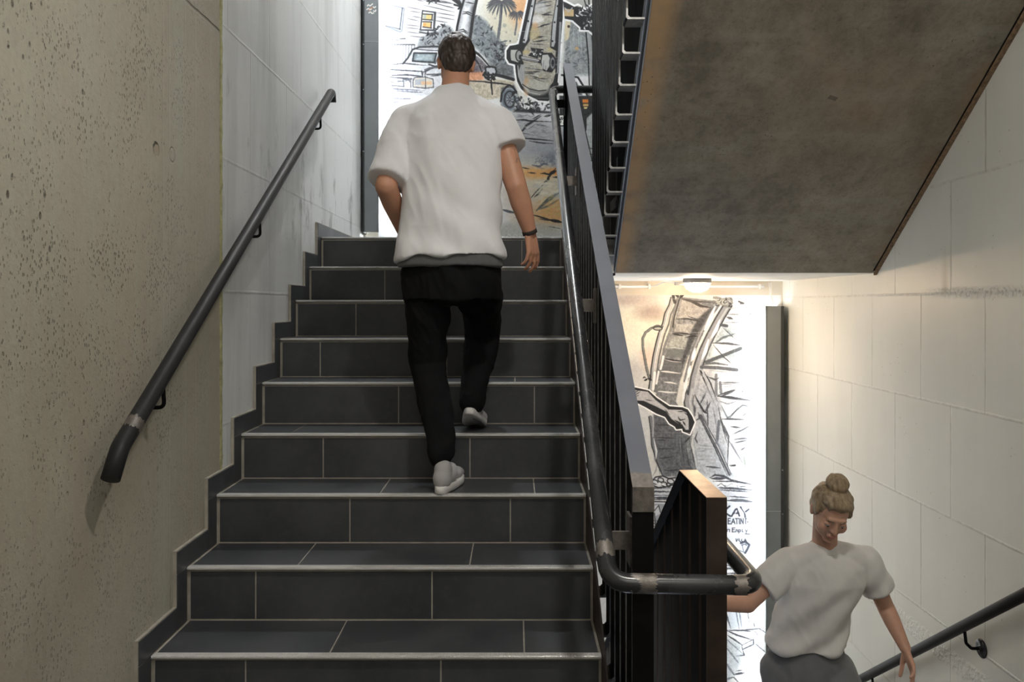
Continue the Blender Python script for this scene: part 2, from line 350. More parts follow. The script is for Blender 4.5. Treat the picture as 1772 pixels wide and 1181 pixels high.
# ------------------------------------------------------------------ the flight overhead on the right: bare concrete underside
SL = .74
su = empty('stair_flight', (1.25, 4.44, 1.613), 'bare brown concrete underside of the stair flight rising overhead to the right', 'stairs')
def soff(y): return 1.613+SL*(4.44-y)
def sx(y): return .556+(y-4.44)*.0215
ya, yb = 4.44, 1.92
p = MB()
def quadline(y, lift): return soff(y)+lift
p.hexa([(sx(ya), ya, quadline(ya,0)), (1.975, ya, quadline(ya,0)), (1.975, yb, quadline(yb,0)), (sx(yb), yb, quadline(yb,0)),
        (sx(ya), ya, quadline(ya,.19)), (1.975, ya, quadline(ya,.19)), (1.975, yb, quadline(yb,.19)), (sx(yb), yb, quadline(yb,.19))])
sl = p.build('slab', M['soffit'], su, bevel=.004)
q = MB(); q.hexa([(1.975, ya, soff(ya)+.012), (RX-.001, ya, soff(ya)+.012), (RX-.001, yb, soff(yb)+.012), (1.975, yb, soff(yb)+.012),
        (1.975, ya, soff(ya)+.06), (RX-.001, ya, soff(ya)+.06), (RX-.001, yb, soff(yb)+.06), (1.975, yb, soff(yb)+.06)])
q.build('joint_filler', M['strip_dark'], su)
q = MB(); q.hexa([(1.982, ya, soff(ya)-.012), (RX-.0005, ya, soff(ya)-.012), (RX-.0005, yb, soff(yb)-.012), (1.982, yb, soff(yb)-.012),
        (1.982, ya, soff(ya)+.004), (RX-.0005, ya, soff(ya)+.004), (RX-.0005, yb, soff(yb)+.004), (1.982, yb, soff(yb)+.004)])
q.build('edge_strip', M['edge'], su)
def side(x_off, w_, lo, hi, name, m):     # long plate along the open side of the slab
    q = MB(); a, b = (ya, yb)
    q.hexa([(sx(a)-x_off-w_, a, soff(a)+lo), (sx(a)-x_off, a, soff(a)+lo), (sx(b)-x_off, b, soff(b)+lo), (sx(b)-x_off-w_, b, soff(b)+lo),
            (sx(a)-x_off-w_, a, soff(a)+hi), (sx(a)-x_off, a, soff(a)+hi), (sx(b)-x_off, b, soff(b)+hi), (sx(b)-x_off-w_, b, soff(b)+hi)])
    return q.build(name, m, su)
side(.0, .004, -.004, .012, 'drip_strip', M['galv'])
side(.004, .006, .012, .05, 'shadow_joint', M['strip_dark'])
side(.003, .012, .05, .115, 'stringer', M['galv'])
side(.001, .006, .115, 1.4, 'side_plate', M['black'])
MB().box(sx(4.44)-.007, sx(4.44)-.001, 4.44, 5.02, 1.60, 3.2).build('side_plate', M['black'], su)
stp = MB()
for k in range(10):
    y1 = 4.60-.27*k; stp.box(sx(3)+.02, 1.97, y1-.27, y1, 1.825+.2*k-.03+.17, 1.825+.2*k+.2)
    stp.box(sx(3)+.02, 1.97, y1-.03, y1, 1.80+.2*k, 1.825+.2*k+.18)
stp.build('step', M['tile'], su)
mk = MB()
for i in range(6):
    px = 1431+i*2.6; t = None
    # short pencil strokes on the soffit, on its sloping plane
    y = 3.47+.002*i; x = 1.352+.0065*i
    mk.hexa([(x, y, soff(y)-.0012), (x+.0022, y, soff(y)-.0012), (x+.009, y-.014, soff(y-.014)-.0012), (x+.0068, y-.014, soff(y-.014)-.0012),
             (x, y, soff(y)+.001), (x+.0022, y, soff(y)+.001), (x+.009, y-.014, soff(y-.014)+.001), (x+.0068, y-.014, soff(y-.014)+.001)])
mk.build('pencil_mark', M['strip_dark'], su)
# ------------------------------------------------------------------ balustrades
def flat_path(pts, x0, x1, th):          # flat bar bent along (y,z) points, wide face across x, thickness below the line
    P = [Vector((0, y, z)) for y, z in pts]; n = len(P); off = []
    for i in range(n):
        t1 = (P[i]-P[i-1]).normalized() if i else None; t2 = (P[i+1]-P[i]).normalized() if i < n-1 else None
        n1 = Vector((0, t1.z, -t1.y)) if t1 else None; n2 = Vector((0, t2.z, -t2.y)) if t2 else None
        if n1 is None: d = n2*th
        elif n2 is None: d = n1*th
        else:
            m = (n1+n2).normalized(); d = m*(th/max(.3, m.dot(n1)))
        off.append(P[i]+d)
    mb = MB(); vv = []
    for a, b in zip(P, off): vv += [(x0, a.y, a.z), (x1, a.y, a.z), (x1, b.y, b.z), (x0, b.y, b.z)]
    fs = [(i*4+k, i*4+(k+1)%4, (i+1)*4+(k+1)%4, (i+1)*4+k) for i in range(n-1) for k in range(4)]+[(3,2,1,0), tuple((n-1)*4+k for k in range(4))]
    return mb.add(vv, fs)
def baluster(parent, x, y, z0, z1, dep=.100, th=.008, foot=.05, sgn=-1, slope=0., edge='edge_lit'):
    # vertical flat bar whose lower end turns sideways as a foot
    mb = MB(); xo = x-th/2; xi = x+th/2
    if foot:
        a = x+sgn*(-th/2); b = x+sgn*foot
        prof = [(x-sgn*th/2, z1), (x-sgn*th/2, z0+.008), (x-sgn*(th/2-.006), z0), (b, z0), (b, z0+th), (x+sgn*(th/2+.008), z0+th), (x+sgn*th/2, z0+th+.008), (x+sgn*th/2, z1)]
    else: prof = [(xo, z1), (xo, z0), (xi, z0), (xi, z1)]
    n = len(prof); vv = []
    for yy in (y, y+dep):
        for (px, pz) in prof: vv.append((px, yy, pz+(slope*(yy-y) if pz == z1 else 0)))
    mb.add(vv, [(i, (i+1)%n, n+(i+1)%n, n+i) for i in range(n) if not (foot and i == 2)]+[tuple(range(n, 2*n))]); mb.add(vv, [tuple(range(n))[::-1]]+([(2, 3, n+3, n+2)] if foot else []), 1)  # front edge and foot underside take the painted-light material
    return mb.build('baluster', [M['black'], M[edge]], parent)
# left one
SB = .668
def zb(y): return .966+SB*(y-2.07)
ba = empty('balustrade', (.33, 2.1, 0), 'black steel balustrade climbing beside the tiled steps, with a broad grey top bar', 'railing')
flat_path([(2.07, -.12), (2.07, .966), (5.04, zb(5.04)), (5.04, 1.70)], .304, .358, .010).build('frame', M['black'], ba)
tp = MB(); d = .0012
tp.hexa([(.3035, 2.068, zb(2.07)-.002), (.3585, 2.068, zb(2.07)-.002), (.3585, 5.042, zb(5.042)-.002), (.3035, 5.042, zb(5.042)-.002),
         (.3035, 2.068, zb(2.07)+.0022), (.3585, 2.068, zb(2.07)+.0022), (.3585, 5.042, zb(5.042)+.0022), (.3035, 5.042, zb(5.042)+.0022)])
tp.build('top_rail', M['railtop'], ba)
pt = MB(); pt.box(.3032, .3588, 2.0672, 2.072, .905, .9665); y9 = 2.125
vv = [(.3032, 2.0675, .9665), (.3588, 2.0675, .9665)]
pt.hexa([(.3032, 2.0674, .966), (.3588, 2.0674, .966), (.3588, y9, zb(y9)), (.3032, y9+.006, zb(y9+.006)), (.3032, 2.0674, .9692), (.3588, 2.0674, .9692), (.3588, y9, zb(y9)+.003), (.3032, y9+.006, zb(y9+.006)+.003)])
pt.build('weld_patch', M['patch'], ba)
y = 2.115
while y < 4.99:
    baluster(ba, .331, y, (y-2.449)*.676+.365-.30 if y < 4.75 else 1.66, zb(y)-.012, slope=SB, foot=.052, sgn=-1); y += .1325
# right one, level over the landing then falling with the descending flight
bb = empty('balustrade', (.52, 2.1, 0), 'black steel balustrade with worn copper-brown top, falling away beside the descending steps', 'railing')
ZC = .941; ye = 2.412; S2 = .676
def zc(y): return ZC if y < ye else ZC-S2*(y-ye)
flat_path([(2.07, -.5), (2.07, ZC), (ye, ZC), (5.0, zc(5.0)), (5.0, -1.9)], .494, .546, .010).build('frame', M['black'], bb)
MB().box(.4936, .5464, 2.0686, ye, ZC-.001, ZC+.0016).build('top_rail', M['copper'], bb)
MB().box(.4938, .5462, 2.0682, 2.072, -.3, ZC).build('post_face', M['brown'], bb)
for i in range(21):
    y = 2.123+.1325*i
    if y > 4.92: break
    baluster(bb, .520, y, -.30 if y < 2.3 else -.30-S2*(y-2.3), zc(y)-.012, slope=0 if y < ye else -S2, foot=.095, sgn=1, edge='brown')
# overhead one
bc = empty('balustrade', (.46, 3.2, 2.3), 'tall black steel balustrade hanging along the open side of the concrete flight overhead', 'railing')
def fx(y): return .457+(y-3.7)*.016
def ztop(y): return 3.95+.35*(4.9-y)
i = 0
for k in range(-9, 13):
    y = 3.185+.1305*k
    if y < 2.0: continue
    z0 = soff(y)+.03 if y < 4.5 else 1.62
    baluster(bc, fx(y)-.004, y, z0, ztop(y), dep=.095, foot=sx(y)-.012-fx(y)+.002, sgn=1, edge='edge_lit_bright')
flat_path([(4.86, ztop(4.86)), (2.0, ztop(2.0))], .43, .49, -.012).build('top_rail', M['black'], bc)
# ------------------------------------------------------------------ round handrails
RT = .0243
hr = empty('handrail', (.42, 2.0, .74), 'round dark steel handrail wrapping round both balustrade ends, bare weld patches on it', 'handrail')
def zt(y): return .775+.6866*(y-2.06)
pathA = fillet([(.60, 2.4, 3.9+.3), (.575, 2.5, zt(5.06)+.02+.74*2.56), (.575, 5.10, zt(5.06)+.02), (.235, 5.10, zt(5.06)+.0), (.235, 5.06, zt(5.06)), (.235, 2.06, zt(2.06))], .05)
path = fillet([(.575, 2.3, 2.80+.74*2.75), (.575, 5.08, 2.80), (.235, 5.08, 2.80), (.235, 2.01, .742), (.605, 2.0, .740), (.605, 2.42, .740), (.605, 4.9, .740-.676*2.48)], .062)
MB().tube(path, RT, 28).build('tube', M['tube'], hr)
def sleeve(a, b, m='patch', n=6): 
    a, b = Vector(a), Vector(b); MB().tube([a.lerp(b, t/n) for t in range(n+1)], RT+.0005, 44, jag=.006, caps=False).build('weld_patch', M[m], hr)
sleeve((.292, 2.0095, .7417), (.352, 2.0065, .7414)); sleeve((.545, 2.0016, .7403), (.578, 2.0007, .7402))
sd_ = (Vector((.235, 5.08, 2.80))-Vector((.235, 2.01, .742))).normalized(); k0 = Vector((.235, 2.01, .742))
sleeve(k0+sd_*.072, k0+sd_*.115)
for yb_ in (2.16, 3.10, 4.03, 4.95):
    zt_ = .742+(yb_-2.01)*.6704
    q = MB(); q.box(.240, .312, yb_-.005, yb_+.003, zt_-.062, zt_-.012); q.box(.306, .3135, yb_-.02, yb_+.045, zt_-.105, zt_+.03)
    q.build('bracket', M['patch'] if yb_ < 4.9 else M['black'], hr, bevel=.001)
# left wall
hl = empty('handrail', (-1.05, 2.1, 1.0), 'round dark handrail on the raw concrete wall, its lower end bent down', 'handrail')
def zl(y): return 1.10+.649*(y-2.2)
pl = fillet([(-1.05, 4.61, 2.60), (-1.05, 4.60, zl(4.60)), (-1.05, 2.135, zl(2.135)), (-1.05, 2.085, .985)], .055)
MB().tube(pl, RT, 28).build('tube', M['tube_wall'], hl)
sdl = Vector((0, 1, .649)).normalized(); a = Vector((-1.05, 2.20, zl(2.20)))
MB().tube([a+sdl*(.008*t-.012) for t in range(6)], RT+.0005, 44, jag=.007, caps=False).build('weld_patch', M['patch'], hl)
for yb_ in (2.395, 3.30, 4.33):
    z = zl(yb_)
    q = MB(); q.tube(fillet([(-1.05, yb_, z-.01), (-1.047, yb_+.004, z-.095), (LX+.004, yb_+.004, z-.095)], .018, 5), .006, 12); q.lathe([(.016, 0), (.016, .004)], (LX, yb_+.004, z-.095), 'x', 20)
    q.build('bracket', M['black'], hl)
# right wall
hR = empty('handrail', (1.925, 3.0, .3), 'round dark handrail on the white block wall by the descending steps, on rosette brackets', 'handrail')
def zr(y): return .341-.690*(y-3.037)
MB().tube([(1.925, 2.0, zr(2.0)), (1.925, 3.4, zr(3.4)), (1.925, 4.9, zr(4.9))], .0225, 28).build('tube', M['tube_wall'], hR)
for yb_ in (2.55, 3.44, 4.33):
    z = zr(yb_)
    b = MB().tube(fillet([(1.925, yb_, z-.015), (1.932, yb_, z-.075), (1.955, yb_, z-.098), (RX-.004, yb_, z-.098)], .015, 5), .0065, 14).build('bracket', M['black'], hR)
    MB().lathe([(.040, 0), (.040, .003), (.036, .006), (.012, .007), (.011, .016)], (RX, yb_, z-.098), 'x', 36, sgn=-1).build('rosette', M['tube'], b)
# ------------------------------------------------------------------ lights of the place and added unseen fill lamps
def strip_light(x0, x1, z0, z1, joint, label, lip, sticker=False):
    o = empty('strip_light', ((x0+x1)/2, 5.90, z0), label, 'light', 'wall strip lights')
    cv = MB(); cv.box(x0, x1, 5.852, 5.858, z0, z1); cv.box(x0, x0+.003, 5.852, BY-.001 if lip < 0 else 5.87, z0, z1); cv.box(x1-.003, x1, 5.852, BY-.001 if lip > 0 else 5.87, z0, z1)
    cv.build('cover', M['strip'], o)
    xs = (x0, x0+.014) if lip < 0 else (x1-.022, x1)
    MB().box(xs[0], xs[1], 5.849, 5.852, z0, z1).build('side_trim', M['strip_dark'], o)
    MB().box((x0+x1)/2-.014, (x0+x1)/2+.014, 5.905, 5.93, z0+.03, z1-.03).build('led_bar', M['led'], o)
    MB().box((x0+x1)/2-.02, (x0+x1)/2+.02, 5.93, BY, z0+.02, z1-.02).build('mount', M['plastic_white'], o)
    for zz in (joint,):
        MB().box(x0-.0, x1+.0, 5.8495, 5.8515, zz-.002, zz+.002).build('joint', M['galv'], o)
    for zz in (joint-.02, joint-.35, joint-.8, joint+.3):
        if z0 < zz < z1: MB().lathe([(.005, 0), (.004, .002)], ((xs[0]+xs[1])/2, 5.849, zz), 'y', 12, sgn=-1).build('screw', M['galv'], o)
    MB().box((x0+x1)/2-.01, (x0+x1)/2+.01, 5.858, 5.905, z1-.12, z1-.1).build('bracket', M['strip_dark'], o)
    MB().box((x0+x1)/2-.01, (x0+x1)/2+.01, 5.858, 5.905, z0+.12, z0+.14).build('bracket', M['strip_dark'], o)
    return o
s1 = strip_light(-1.110, -.996, 1.967, 4.7, 3.355, 'upper grey strip light cover in the left corner with a round sticker', -1)
s2 = strip_light(1.832, 1.960, -1.70, 1.427, -.068, 'lower grey strip light cover in the right corner behind the woman', 1)
s3 = strip_light(-1.110, -.996, -1.70, 1.427, -.068, 'added strip light in the lower left corner, unseen, to brighten the right wall', -1)  # added lamp, hidden by the climbing flight, fills the lower landing
s4 = strip_light(1.832, 1.960, 1.967, 4.7, 3.355, 'added strip light in the upper right corner, unseen, to even out the left wall', 1)  # added lamp, hidden by the overhead flight, evens the upper left wall
# round sticker on the upper cover
sk = MB(); sk.lathe([(.0475, 0), (.0475, .0008)], (-1.046, 5.8515, 3.592), 'y', 40, m=0, sgn=-1)
def worm(pts, w_, m):
    P = fillet([(-1.046+a, 5.8503, 3.592+b) for a, b in pts], .008, 4); vv = []
    for i, p_ in enumerate(P):
        t = (P[min(i+1, len(P)-1)]-P[max(i-1, 0)]).normalized(); n_ = Vector((t.z, 0, -t.x))*w_/2; vv += [p_+n_, p_-n_]
    sk.add(vv, [(2*i, 2*i+1, 2*i+3, 2*i+2) for i in range(len(P)-1)], m)
for pts in ([(-.03,.02),(-.02,.035),(-.01,.02),(0,.03),(.012,.04)], [(-.035,-.005),(-.02,.006),(-.01,-.006),(.003,.002)], [(-.02,-.03),(-.005,-.018),(.004,-.034),(.02,-.026)], [(.014,-.012),(.03,-.02),(.034,-.004)], [(.012,.018),(.024,.008),(.034,.02)]): worm(pts, .009, 1)
for pts in ([(-.015,-.002),(0,.008),(.012,.014)], [(-.012,.0),(-.018,-.008),(-.01,-.012)]): worm(pts, .006, 2)
sk.build('sticker', [M['strip'], M['plastic_white'], plain('orange_print', (.7, .25, .1), .5)], s1, fix=False)
for dx in (0, .012):
    MB().tube(fillet([(1.885+dx, 5.955, 1.600), (1.885+dx*.5, 5.93, 1.52), (1.900+dx*.6, 5.91, 1.425)], .03, 5), .004, 10).build('cable', M['plastic_white'], s2)
def bulkhead(x, y, z, label, E=None):
    o = empty('ceiling_light', (x, y, z), label, 'light')
    MB().lathe([(.093, 0), (.095, -.006), (.095, -.026), (.088, -.030)], (x, y, z), 'z', 40).build('base', M['plastic_grey'], o)
    MB().lathe([(.084, -.028), (.083, -.045), (.074, -.066), (.055, -.080), (.03, -.087), (.004, -.089)], (x, y, z), 'z', 40).build('glass_shade', M[E or 'bulb'], o)
    cg = MB()
    for ang in (0,):
        pts = [(x+.088*math.cos(t)*1., y, z-.03-.064*math.sin(t)) for t in np.linspace(0, PI, 14)]; cg.tube(pts, .0025, 8)
    cg.tube([(x+.090*math.cos(t), y+.090*math.sin(t), z-.034) for t in np.linspace(0, 2*PI, 33)], .003, 8)
    cg.build('guard', M['plastic_grey'], o)
    return o
b1 = bulkhead(1.225, 5.40, 1.613, 'round warm glowing bulkhead light under the white landing slab')
q = MB(); q.box(1.075, 1.14, 5.385, 5.415, 1.568, 1.592); q.build('cable_gland', M['galv'], b1, bevel=.003)
b2 = bulkhead(.50, 1.25, 3.46, 'bulkhead light on the ceiling above the near landing, overhead out of view', 'bulb_cool')
b3 = bulkhead(-.35, 4.9, 5.30, 'assumed bulkhead light on the high ceiling, unseen, added to light the upper left wall', 'bulb_high')  # assumed lamp, added to brighten the upper left wall
for yy in (-.55, -2.6):
    o = empty('fill_panel', (.4, yy, 3.46), 'added rectangular light panel in the lobby behind the viewer, for broad fill light', 'light', 'added fill panels of the lobby')  # added unseen panels that give broad ambient light
    MB().box(-.5, 1.3, yy-.3, yy+.3, 3.43, 3.46).build('housing', M['plastic_white'], o)
    MB().box(-.48, 1.28, yy-.28, yy+.28, 3.424, 3.4305).build('diffuser', M['panel'], o)
cdt = empty('conduit', (1.3, 5.98, 1.58), 'thin white cable conduit running along the wall top under the landing slab', 'conduit')
MB().tube([(.45, 5.983, 1.572), (1.0, 5.983, 1.572)], .009, 14).build('pipe', M['plastic_white'], cdt)
MB().tube([(1.30, 5.983, 1.572), (1.855, 5.983, 1.574)], .009, 14).build('pipe', M['plastic_white'], cdt)
MB().tube(fillet([(1.0, 5.983, 1.572), (1.04, 5.983, 1.575), (1.06, 5.7, 1.60), (1.06, 5.42, 1.590), (1.08, 5.40, 1.582)], .05), .005, 10).build('cable', M['plastic_white'], cdt)
MB().tube(fillet([(1.30, 5.983, 1.572), (1.28, 5.95, 1.595), (1.27, 5.6, 1.607), (1.27, 5.49, 1.600)], .04), .005, 10).build('cable', M['plastic_white'], cdt)
for x in (.78, 1.10-.1, 1.42, 1.82): MB().box(x-.008, x+.008, 5.968, BY, 1.556, 1.59).build('clip', M['plastic_white'], cdt)
# ------------------------------------------------------------------ people
def skin_mat(name, col, red, tattoo=False):
    g = G(name); n = g.noise(9, 5, .6); c = g.mix(g.ramp(n, .3, .7), col, red); c = g.mix(g.math('MULTIPLY', g.ramp(g.noise(70, 3), .4, .7), .15), c, tuple(x*.7 for x in col))
    if tattoo:
        x, y, z = g.xyz(); v = g.vor(38, g.mapv((1, 1, .5)), feature='DISTANCE_TO_EDGE').outputs['Distance']
        zone = g.math('MULTIPLY', g.ramp(g.math('ABSOLUTE', g.math('SUBTRACT', z, 2.045)), .05, .035), g.ramp(x, -.02, 0.))
        c = g.mix(g.math('MULTIPLY', g.math('MULTIPLY', zone, g.ramp(v, .07, .04)), .55), c, (.12, .09, .09))
    g.b.inputs['Subsurface Weight'].default_value = .08; g.b.inputs['Subsurface Scale'].default_value = .01; g.bump(g.noise(300, 3), .08, .001)
    return g.out(c, .5)
def cloth(name, col, rough=.85, var=.06):
    g = G(name); n = g.noise(6, 4); c = g.mix(g.ramp(n, .3, .7), tuple(x*(1-var) for x in col), tuple(min(1, x*(1+var)) for x in col))
    g.bump(g.math('ADD', g.noise(420, 2), g.math('MULTIPLY', g.noise(25, 4), 2.)), .18, .002); g.b.inputs['Sheen Weight'].default_value = .15; return g.out(c, rough)
def hair_mat(name, a, b):
    g = G(name); n = g.noise(1, 4, .6, g.mapv((90, 90, 14))); c = g.mix(g.ramp(n, .35, .65), a, b); g.bump(n, .5, .004); return g.out(c, .5)
M['skin_m'] = skin_mat('skin_warm', (.52, .27, .17), (.58, .29, .19), True); M['skin_w'] = skin_mat('skin_fair', (.55, .32, .22), (.62, .35, .25))
M['tee_m'] = cloth('light_grey_cotton', (.75, .75, .77)); M['tee_w'] = cloth('pale_grey_cotton', (.68, .665, .64)); M['print'] = cloth('dull_red_print', (.40, .22, .20))
M['jeans'] = cloth('black_denim', (.008, .008, .009), .95, .3); M['jeans'].node_tree.nodes['Principled BSDF'].inputs['Sheen Weight'].default_value = 0; M['jeans'].node_tree.nodes['Principled BSDF'].inputs['Specular IOR Level'].default_value = .15; M['trousers_w'] = cloth('grey_trouser_cloth', (.16, .165, .175), .85, .15)
M['hair_m'] = hair_mat('dark_brown_hair', (.020, .013, .010), (.06, .04, .03)); M['hair_w'] = hair_mat('ash_blonde_hair', (.20, .14, .08), (.36, .27, .17))
M['shoe'] = cloth('pale_shoe_canvas', (.42, .41, .41)); M['sole'] = plain('white_rubber', (.72, .70, .68), .55); M['eye'] = plain('eye_white', (.7, .68, .65), .25, 0, .02); M['iris'] = plain('dark_iris', (.05, .03, .02), .2)
M['lip'] = plain('lip_skin', (.45, .18, .15), .45); M['band'] = plain('dark_wrist_band', (.03, .02, .02), .6); M['lace'] = plain('shoe_lace', (.75, .74, .72), .8)
_bmcache = {}
def solid(prims, voxel, name, mats, parent, smooth_it=4, noise_amp=0., noise_sc=8., cut=None, post=None):
    """prims: ('c', p0, r0, p1, r1) tapered limb, ('e', centre, (rx,ry,rz), rot) ellipsoid, ('l', rings) lofted trunk; fused into one skin"""
    bm = bmesh.new()
    def sphere(c, r, rot=None, seg=20):
        m = Matrix.Translation(Vector(c)) @ (rot.to_4x4() if rot else Matrix()) @ Matrix.Diagonal((*((r,)*3 if not isinstance(r, tuple) else r), 1))
        bmesh.ops.create_uvsphere(bm, u_segments=seg, v_segments=seg//2+2, radius=1, matrix=m)
    for p in prims:
        if p[0] == 'c':
            a, ra, b, rb = Vector(p[1]), p[2], Vector(p[3]), p[4]; d = b-a; L = d.length
            sphere(a, ra); sphere(b, rb)
            if L > 1e-5:
                q = d.to_track_quat('Z', 'Y').to_matrix().to_4x4()
                bmesh.ops.create_cone(bm, cap_ends=True, segments=20, radius1=ra, radius2=rb, depth=L, matrix=Matrix.Translation((a+b)/2) @ q)
        elif p[0] == 'k':          # open-ended tube of cloth: rounded start, flat end
            a, ra, b, rb = Vector(p[1]), p[2], Vector(p[3]), p[4]; d = b-a; sphere(a, ra); q = d.to_track_quat('Z', 'Y').to_matrix().to_4x4()
            bmesh.ops.create_cone(bm, cap_ends=True, segments=24, radius1=ra, radius2=rb, depth=d.length, matrix=Matrix.Translation((a+b)/2) @ q)
        elif p[0] == 'e': sphere(p[1], tuple(p[2]), p[3] if len(p) > 3 else None, 24)
        elif p[0] == 'l':
            rings = []; n = 36
            for (cx, cy, cz, a, b, pw) in p[1]:
                R = []
                for k in range(n):
                    t = 2*PI*k/n; ct, s_ = math.cos(t), math.sin(t)
                    R.append(bm.verts.new((cx+a*math.copysign(abs(ct)**(2/pw), ct), cy+b*math.copysign(abs(s_)**(2/pw), s_), cz)))
                rings.append(R)
            for i in range(len(rings)-1):
                for k in range(n): bm.faces.new((rings[i][k], rings[i][(k+1)%n], rings[i+1][(k+1)%n], rings[i+1][k]))
            bm.faces.new(rings[0][::-1]); bm.faces.new(rings[-1])
    bmesh.ops.recalc_face_normals(bm, faces=bm.faces)
    me = bpy.data.meshes.new('tmp'); bm.to_mesh(me); bm.free(); o = bpy.data.objects.new('tmp', me); C.objects.link(o)
    r = o.modifiers.new('r', 'REMESH'); r.mode = 'VOXEL'; r.voxel_size = voxel; r.adaptivity = 0
    s = o.modifiers.new('s', 'SMOOTH'); s.iterations = smooth_it; s.factor = .6
    dg = bpy.context.evaluated_depsgraph_get(); m2 = bpy.data.meshes.new_from_object(o.evaluated_get(dg)); bpy.data.objects.remove(o); bpy.data.meshes.remove(me)
    m2.name = name; m2.materials.clear()
    for m in (mats if isinstance(mats, list) else [mats]): m2.materials.append(m)
    if noise_amp or post:
        nv = len(m2.vertices); nr = [v.normal.copy() for v in m2.vertices]
        for v, n_ in zip(m2.vertices, nr):
            if noise_amp:
                c = v.co; h = mnoise.noise(Vector((c.x*noise_sc*1.4+c.z*noise_sc*.5, c.y*noise_sc, c.z*noise_sc*.55-c.x*noise_sc*.5)))
                h2 = mnoise.noise(Vector((c.x*noise_sc*3+c.z*9, c.y*noise_sc*2, c.z*noise_sc*1.1)))
                v.co = c+n_*(h*noise_amp+(.5-abs(h2))*noise_amp*.5)
            if post: v.co = post(v.co.copy(), n_)
    if cut:
        bm = bmesh.new(); bm.from_mesh(m2); bmesh.ops.delete(bm, geom=[f for f in bm.faces if cut(f.calc_center_median(), f.normal)], context='FACES'); bm.to_mesh(m2); bm.free()
    return link(name, m2, parent, smooth=True)
def hand(wrist, dirn, palm_n, thumb_side, s=1., curl=(.35, .5, .4), spread=.10):
    """a palm, four unequal bent fingers and a thumb leaving the side of the palm; returns limbs to fuse"""
    W = Vector(wrist); D = Vector(dirn).normalized(); N = Vector(palm_n); N = (N-D*N.dot(D)).normalized(); S = D.cross(N)*thumb_side; out = []
    p0 = W+D*.012*s
    for k, (off, w_) in enumerate(((-.026, .0125), (-.009, .0135), (.009, .0135), (.026, .013))):
        out.append(('c', p0+S*off*.6*s, .014*s, W+D*(.086-.004*abs(k-2))*s+S*off*s, w_*s*.82))
    for k, (off, ln) in enumerate(((-.029, .060), (-.0098, .076), (.0098, .082), (.029, .074))):      # little finger to forefinger
        b = W+D*(.088-.005*abs(k-2))*s+S*off*s; d = (D+S*spread*(k-1.5)*.7).normalized(); a = 0; p = b; r = .0085*s
        for j, f in enumerate((.45, .30, .25)):
            a += curl[j]*(1+.12*(1.5-k)); dd = d*math.cos(a)+N*math.sin(a); q = p+dd*ln*f*s; out.append(('c', p, r, q, r*.92)); p = q; r *= .92
    t0 = W+D*.026*s+S*.024*s+N*.006*s; d1 = (D*.62+S*.62+N*.35).normalized(); d2 = (D*.86+S*.28+N*.42).normalized()
    t1 = t0+d1*.040*s; t2 = t1+d2*.032*s; t3 = t2+(d2+N*.15).normalized()*.024*s
    out += [('c', t0, .0155*s, t1, .0115*s), ('c', t1, .0108*s, t2, .0098*s), ('c', t2, .0098*s, t3, .0082*s)]
    return out
def shoe(parent, heel, toe_dir, pitch, side, name='shoe', L=.285):
    """low canvas trainer with rubber sole; heel = point under the heel, pitch lifts the heel about the ball"""
    T = Vector(toe_dir).normalized(); U = Vector((0, 0, 1)); X = T.cross(U).normalized()
    T2 = (T*math.cos(pitch)-U*math.sin(pitch)).normalized(); U2 = X.cross(T2)*1.0
    if U2.z < 0: U2 = -U2
    H = Vector(heel); ball = H+T2*L*.70
    def P(t, x, u):
        if t <= .70: return H+T2*(L*t)+X*x+U2*u
        return ball+(T*.96+T2*.04).normalized()*(L*(t-.70))+X*x+(U if pitch else U2)*u
    R = Matrix((X, T2, U2)).transposed()
    pr = [('e', P(.16, 0, .052), (.036, .045, .045), R), ('e', P(.40, 0, .050), (.040, .07, .040), R), ('e', P(.66, .004*side, .040), (.047, .07, .030), R), ('e', P(.86, .003*side, .034), (.042, .045, .025), R), ('e', P(.20, 0, .085), (.034, .045, .035), R), ('e', P(.48, 0, .066), (.033, .06, .028), R)]
    up = solid(pr, .005, name, M['shoe'], parent, 5)
    mb = MB(); n = 30; rings = []; 
    for u in (0, .004, .024, .028):
        ins = .004 if u in (0, .028) else 0; row = []
        for k in range(n):
            a = 2*PI*k/n; ct, s_ = math.cos(a), math.sin(a); t = .5+.515*math.copysign(abs(s_)**.85, s_)
            wd = (.034+.013*math.sin(PI*min(1, max(0, (t-.15)/.95)))**1.0+.004*(t > .5))*(1-ins/.05); row.append(P(.5+(t-.5)*(1-ins/.14), math.copysign(abs(ct)**.7, ct)*wd, u))
        rings.append(row)
    vv = [p for r_ in rings for p in r_]; mb.add(vv, [(i*n+k, i*n+(k+1)%n, (i+1)*n+(k+1)%n, (i+1)*n+k) for i in range(3) for k in range(n)], 0, True); mb.add(vv, [tuple(range(n)), tuple(range(3*n, 4*n))[::-1]])
    mb.build('sole', M['sole'], up)
    lc = MB()
    for i in range(5):
        t = .40+.06*i; h = .093-.0085*i; lc.tube([P(t, -.024, h-.012), P(t+.01, -.012, h-.001), P(t+.015, 0, h+.002), P(t+.01, .012, h-.001), P(t, .024, h-.012)], .0028, 8)
    lc.build('lace', M['lace'], up)
    return up
